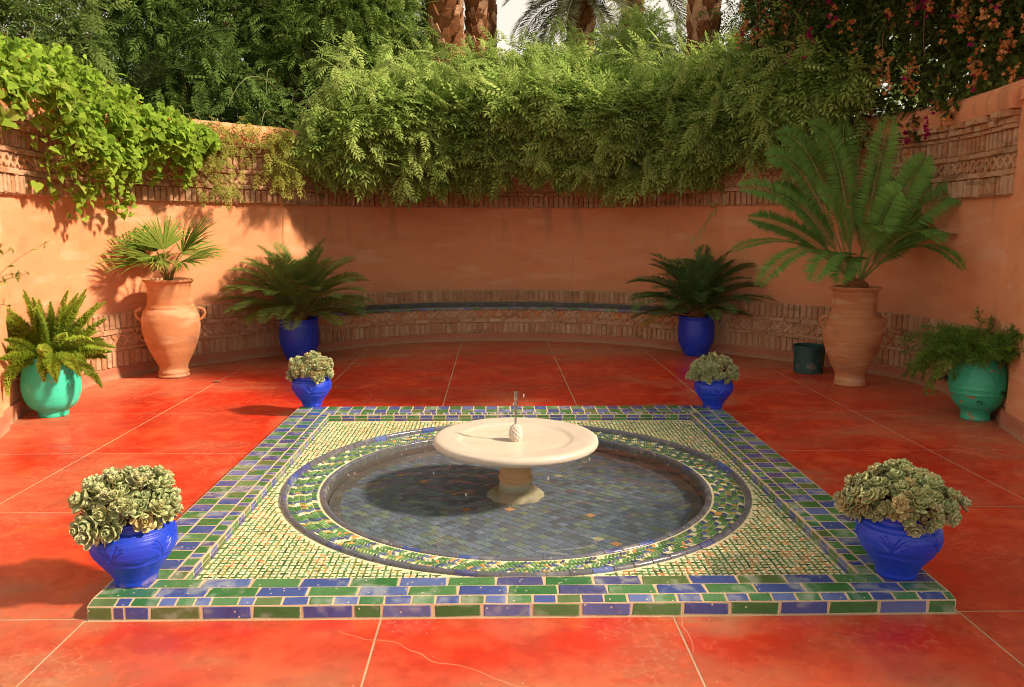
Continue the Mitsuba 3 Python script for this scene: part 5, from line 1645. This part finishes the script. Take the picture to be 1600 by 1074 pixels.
# left background
tree('dark_tree', 'dark leafy tree behind the lime creeper in the top left corner', (-7.2, 7.2, -.1), 3.0, [(-7.0, 7.2, 4.3, 1.7, 1.3, 1.7), (-5.9, 7.0, 3.7, 1.2, 1.0, 1.2), (-8.2, 6.8, 3.6, 1.4, 1.2, 1.4)], 7500, PIN, 0.26, DK0, DK1, 201)
tree('dark_tree', 'dark tree with drooping leaves behind the fan palm of the sunlit jar', (-4.8, 9.2, -.1), 3.2, [(-4.9, 9.3, 4.4, 1.4, 1.2, 1.8), (-4.2, 8.6, 3.3, 1.0, .8, 1.1), (-5.6, 9.6, 5.6, 1.3, 1.2, 1.2)], 7500, PIN, 0.26, DK0, MD0, 202)
tree('leafy_tree', 'mid-green tree behind the yellow-green vine at the wall corner', (-3.1, 9.6, -.1), 3.0, [(-3.1, 9.5, 3.9, 1.0, .9, 1.3), (-2.5, 9.3, 4.9, .9, .8, 1.2), (-3.6, 9.9, 5.3, 1.0, .9, 1.0)], 6500, PIN, 0.24, MD0, MD1, 203)
tree('leafy_tree', 'bright feathery tree left of the thick leaning palm trunk', (-1.9, 10.0, -.1), 3.2, [(-1.9, 9.6, 4.4, .85, .8, 1.2), (-2.2, 9.6, 5.6, 1.1, .9, 1.0), (-1.35, 9.9, 3.9, .7, .7, .8)], 6500, PIN, 0.23, MD0, LT1, 204)
tree('sparse_tree', 'sparse reddish-leaved tree with white sky between its leaves', (-4.3, 13.0, -.1), 3.8, [(-4.2, 12.8, 5.8, 1.3, 1.0, 1.5)], 1500, OVATE, 0.14, (0.08, 0.10, 0.03), (0.26, 0.10, 0.05), 205)
# right background
tree('leafy_tree', 'light green tree left of the right palm trunk under the sky gap', (2.2, 10.6, -.1), 2.8, [(2.35, 10.4, 4.2, .8, .8, .85), (2.05, 10.8, 3.7, .8, .8, .8)], 3600, PIN, 0.24, MD1, LT1, 206)
tree('dark_tree', 'shadowy tree right of the right palm trunk behind the bougainvillea', (4.4, 9.6, -.1), 3.0, [(4.3, 9.2, 4.3, 1.2, 1.0, 1.6), (3.9, 8.4, 3.4, .9, .8, .9), (5.2, 9.0, 5.2, 1.4, 1.1, 1.4)], 7000, PIN, 0.24, DK0, MD1, 207)
tree('dark_tree', 'black-green tree filling the shade behind the salmon bracts', (6.3, 6.6, -.1), 3.0, [(6.2, 6.5, 4.2, 1.4, 1.3, 1.8), (5.6, 5.2, 4.4, 1.1, 1.1, 1.6), (6.0, 7.6, 5.4, 1.6, 1.3, 1.2)], 9000, OVATE, 0.17, DK0, DK1, 208)
# shade trees to the right of the courtyard, outside the frame
for i, (x, y, z) in enumerate(((6.5, 1.4, 3.0), (6.6, -1.1, 2.9), (6.8, -3.6, 2.95))):
    tree('shade_tree', ('broad shade tree outside the shaded wall, nearest the bougainvillea', 'broad shade tree outside the shaded wall, between two like it', 'broad shade tree beyond the near right corner of the red floor')[i], (x, y, -.1), 2.0, [(x, y, z, 1.5, 1.6, 1.25), (x - .4, y + .8, z - .7, 1.1, 1.3, .9), (x + .7, y - .6, z - .6, 1.3, 1.4, 1.0)], 5600, OVATE, 0.22, MD0, MD1, 220 + i, open_=0.36, group='shade trees beside the courtyard')
tree('shade_tree', 'leafy canopy reaching over the top of the shaded wall', (6.0, 5.0, -.1), 3.2, [(3.6, 4.75, 4.7, 1.6, 1.3, .5), (5.4, 4.6, 4.9, 1.3, 1.3, .7), (4.6, 3.4, 4.4, 1.2, 1.2, .6)], 20000, OVATE, 0.22, MD0, MD1, 229, open_=0.34, group='shade trees beside the courtyard')
# low shrubs that fill the garden behind the climber
for i, (x, y, z, rx, l) in enumerate(((-0.3, 10.9, 3.2, 0.9, 'pale green shrub between the two palm trunks, below the sky gap'), (1.2, 11.2, 4.15, 1.3, 'yellow-green shrub under the drooping palm fronds'), (3.2, 11.5, 3.8, 1.3, 'green shrub behind the right palm trunk'), (-2.0, 12.2, 3.8, 1.6, 'shaded shrub behind the bright feathery tree'))):
    tree('garden_shrub', l, (x, y, -.1), 2.0, [(x, y, z, rx, .8, .85), (x + .5, y + .2, z - 1.0, rx, .8, .9)], 2600, PIN, 0.24, MD0, LT1, 230 + i, category='shrub', group=None, rt=.06)
# far thicket
labels['thicket'] = {'kind': 'stuff', 'label': 'far dark thicket closing the garden', 'category': 'thicket'}
N = 9000
x = r_.uniform(-20, 20, N)
z = r_.random(N) ** .8 * (4.3 + 1.1 * meshkit.fbm(np.stack([x * .35, 0 * x, 0 * x], 1), 3, 3) + .9 * np.clip((np.abs(x - .6) - 2.2) / 2, 0, 1))
m, C = scatter(PIN[0], PIN[1], np.stack([x, 17 + r_.normal(0, .8, N) - np.abs(x) * .12, z], 1), unit(vec(r_, N) + [0, -.5, -.3]), vec(r_, N) + [0, -.3, .8], 0.5 + .3 * r_.random(N), DK0, MD1, PIN[2], 9)
put('thicket', trimesh.Trimesh(*m, process=False), 'm_leaf', color=C)


# ------------------------------------------------------------------ palms
def boot_mesh(rnd):
    """old leaf base: a flat tapering wedge that leans outwards and ends ragged"""
    v = np.array([[-.5, 0, 0], [.5, 0, 0], [.5, .12, 0], [-.5, .12, 0], [-.30, .22, .62], [.30, .22, .62], [.30, .36, .60], [-.30, .36, .60], [-.16, .34, 1.0], [.16, .36, .94], [.14, .44, .92], [-.14, .43, .97]])
    v = v + rnd.normal(0, .025, v.shape)
    f = []
    for k in (0, 4):
        for i in range(4):
            a, b = k + i, k + (i + 1) % 4
            f += [[a, b, b + 4], [a, b + 4, a + 4]]
    f += [[8, 9, 10], [8, 10, 11], [0, 3, 2], [0, 2, 1]]
    return trimesh.Trimesh(v, f, process=False)


BOOT = [mikit.ply(boot_mesh(rng), 'm_boot') for _ in range(4)]


def palm(label, x, y, h, r0, z0, seed, lean=(0, 0), fronds=14, flen=2.2, col=(0.10, 0.15, 0.05), boots=True):
    k = nm('date_palm')
    tag(k, label, 'palm tree', 'date palms behind the wall')
    r = np.random.default_rng(seed)
    n = 26
    zs = np.linspace(-.1, h, n)
    cx, cy = x + lean[0] * (zs / h), y + lean[1] * (zs / h)
    v, f = tube(np.stack([cx, cy, zs], 1), r0 * (1 - .12 * zs / h), 16)
    put(f'{k}__trunk', trimesh.Trimesh(v, f, process=False), 'm_boot', smooth=True)
    if boots:
        zz_, i = z0, 0
        while zz_ < h - .1:
            a = i * 2.39996
            q = zz_ / h
            c3 = np.array([x + lean[0] * q, y + lean[1] * q, zz_])
            o = np.array([math.cos(a), math.sin(a), 0])
            t_ = np.array([math.sin(a), -math.cos(a), 0])
            s_ = r0 * (1.0 + .15 * r.normal())
            tilt = r.normal(0, .12)
            X = t_ * math.cos(tilt) + UP * math.sin(tilt)
            Z = UP * math.cos(tilt) - t_ * math.sin(tilt)
            if o[1] < 0.75:
                inst(nm(f'{k}__leaf_base'), BOOT[r.integers(4)], M4(c3 + o * r0 * .80, X * s_ * 1.10, o * s_ * 1.25, Z * s_ * 1.5), 'm_boot' if r.random() < .6 else 'm_brick_0')
            zz_ += 0.021 * r0 / .22
            i += 1
    c = np.array([x + lean[0], y + lean[1], h])
    for i in range(fronds):
        az = i * 2.39996 + r.normal(0, .1)
        el = 1.25 - 1.75 * (i / max(fronds - 1, 1))
        (v, f), C = frond(arc(c, az, el, 1.25, flen * (1 + r.normal(0, .06)), 22), 64, 0.36, 0.030, 0.30, 0.62, np.array(col) * (0.85 + .3 * r.random()), 0.022, 0.14, 0.16, seed * 50 + i, rach_col=np.array(col) * 1.4)
        put(nm(f'{k}__frond'), trimesh.Trimesh(v, f, process=False), 'm_leaf_stiff', color=C)


palm('thick palm trunk with rust-brown leaf bases, nearest left of the sky gap', -0.90, 9.7, 7.2, 0.235, 3.7, 301, fronds=12, flen=2.4)
palm('slimmer palm trunk partly hidden behind the thick left palm trunk', -0.42, 10.4, 7.4, 0.15, 4.0, 302, fronds=10, flen=2.2)
palm('palm trunk with rust-brown leaf bases right of the sky gap, beside the bougainvillea', 2.98, 9.6, 7.2, 0.19, 3.7, 303, lean=(0.15, 0), fronds=12, flen=2.4)
palm('far palm with grey-green fronds drooping into the sky gap', 1.55, 13.2, 6.05, 0.20, 4.2, 304, fronds=34, flen=1.75, col=(0.17, 0.19, 0.10))
palm('slender far palm at the right edge of the sky gap', 2.70, 14.0, 6.9, 0.17, 4.3, 305, fronds=22, flen=1.9, col=(0.15, 0.17, 0.08))
palm('thin far palm trunk just right of the slimmer left palm trunk', -0.25, 14.0, 7.6, 0.13, 4.8, 306, fronds=8, flen=1.8)
palm('short dark palm with stiff raised fronds behind the lime creeper', -5.2, 7.9, 2.6, 0.20, 1.2, 307, fronds=24, flen=2.3, col=(0.055, 0.085, 0.03))

# stems that lean in past the sunlit pier
k = 'reedy_plant'
tag(k, 'wispy thin-stemmed plant leaning in before the sunlit pier', 'plant')
for i in range(9):
    p = np.array([-4.05 + r_.normal(0, .05), 2.50 + r_.normal(0, .05), 0.0])
    q = np.array([-3.62 + r_.normal(0, .12), 2.72 + r_.normal(0, .1), 1.02 + .12 * i * .5 + r_.normal(0, .05)])
    cur = bez(p, p + [.02, .02, 1.15], q, 16)
    tv, tf = tube(cur, np.linspace(.004, .0018, 16), 4)
    n = 14
    ix = np.r_[r_.integers(6, 16, 9), [15] * 5]
    (lv, lf), C = scatter(NARROW[0], NARROW[1], cur[ix], vec(r_, n) + [.2, 0, .1], vec(r_, n) + [0, 0, .7], np.where(ix == 15, .035, .07) * (.7 + .5 * r_.random(n)), (0.20, 0.26, 0.06), (0.34, 0.36, 0.08), NARROW[2], 70 + i)
    v, f = cat([(tv, tf), (lv, lf)])
    put(nm(f'{k}__stalk'), trimesh.Trimesh(v, f, process=False), 'm_leaf', color=np.vstack([np.tile([[.22, .17, .07]], (len(tv), 1)), C]))

# the dry leaf by the jar
tag('fallen_leaf', 'small dry leaf lying on the red floor near the sunlit jar', 'leaf')
put('fallen_leaf', trimesh.Trimesh(OVATE[0] * [.09, .09, .05] + [-3.05, 5.05, .012], OVATE[1], process=False), 'm_stem_brown')
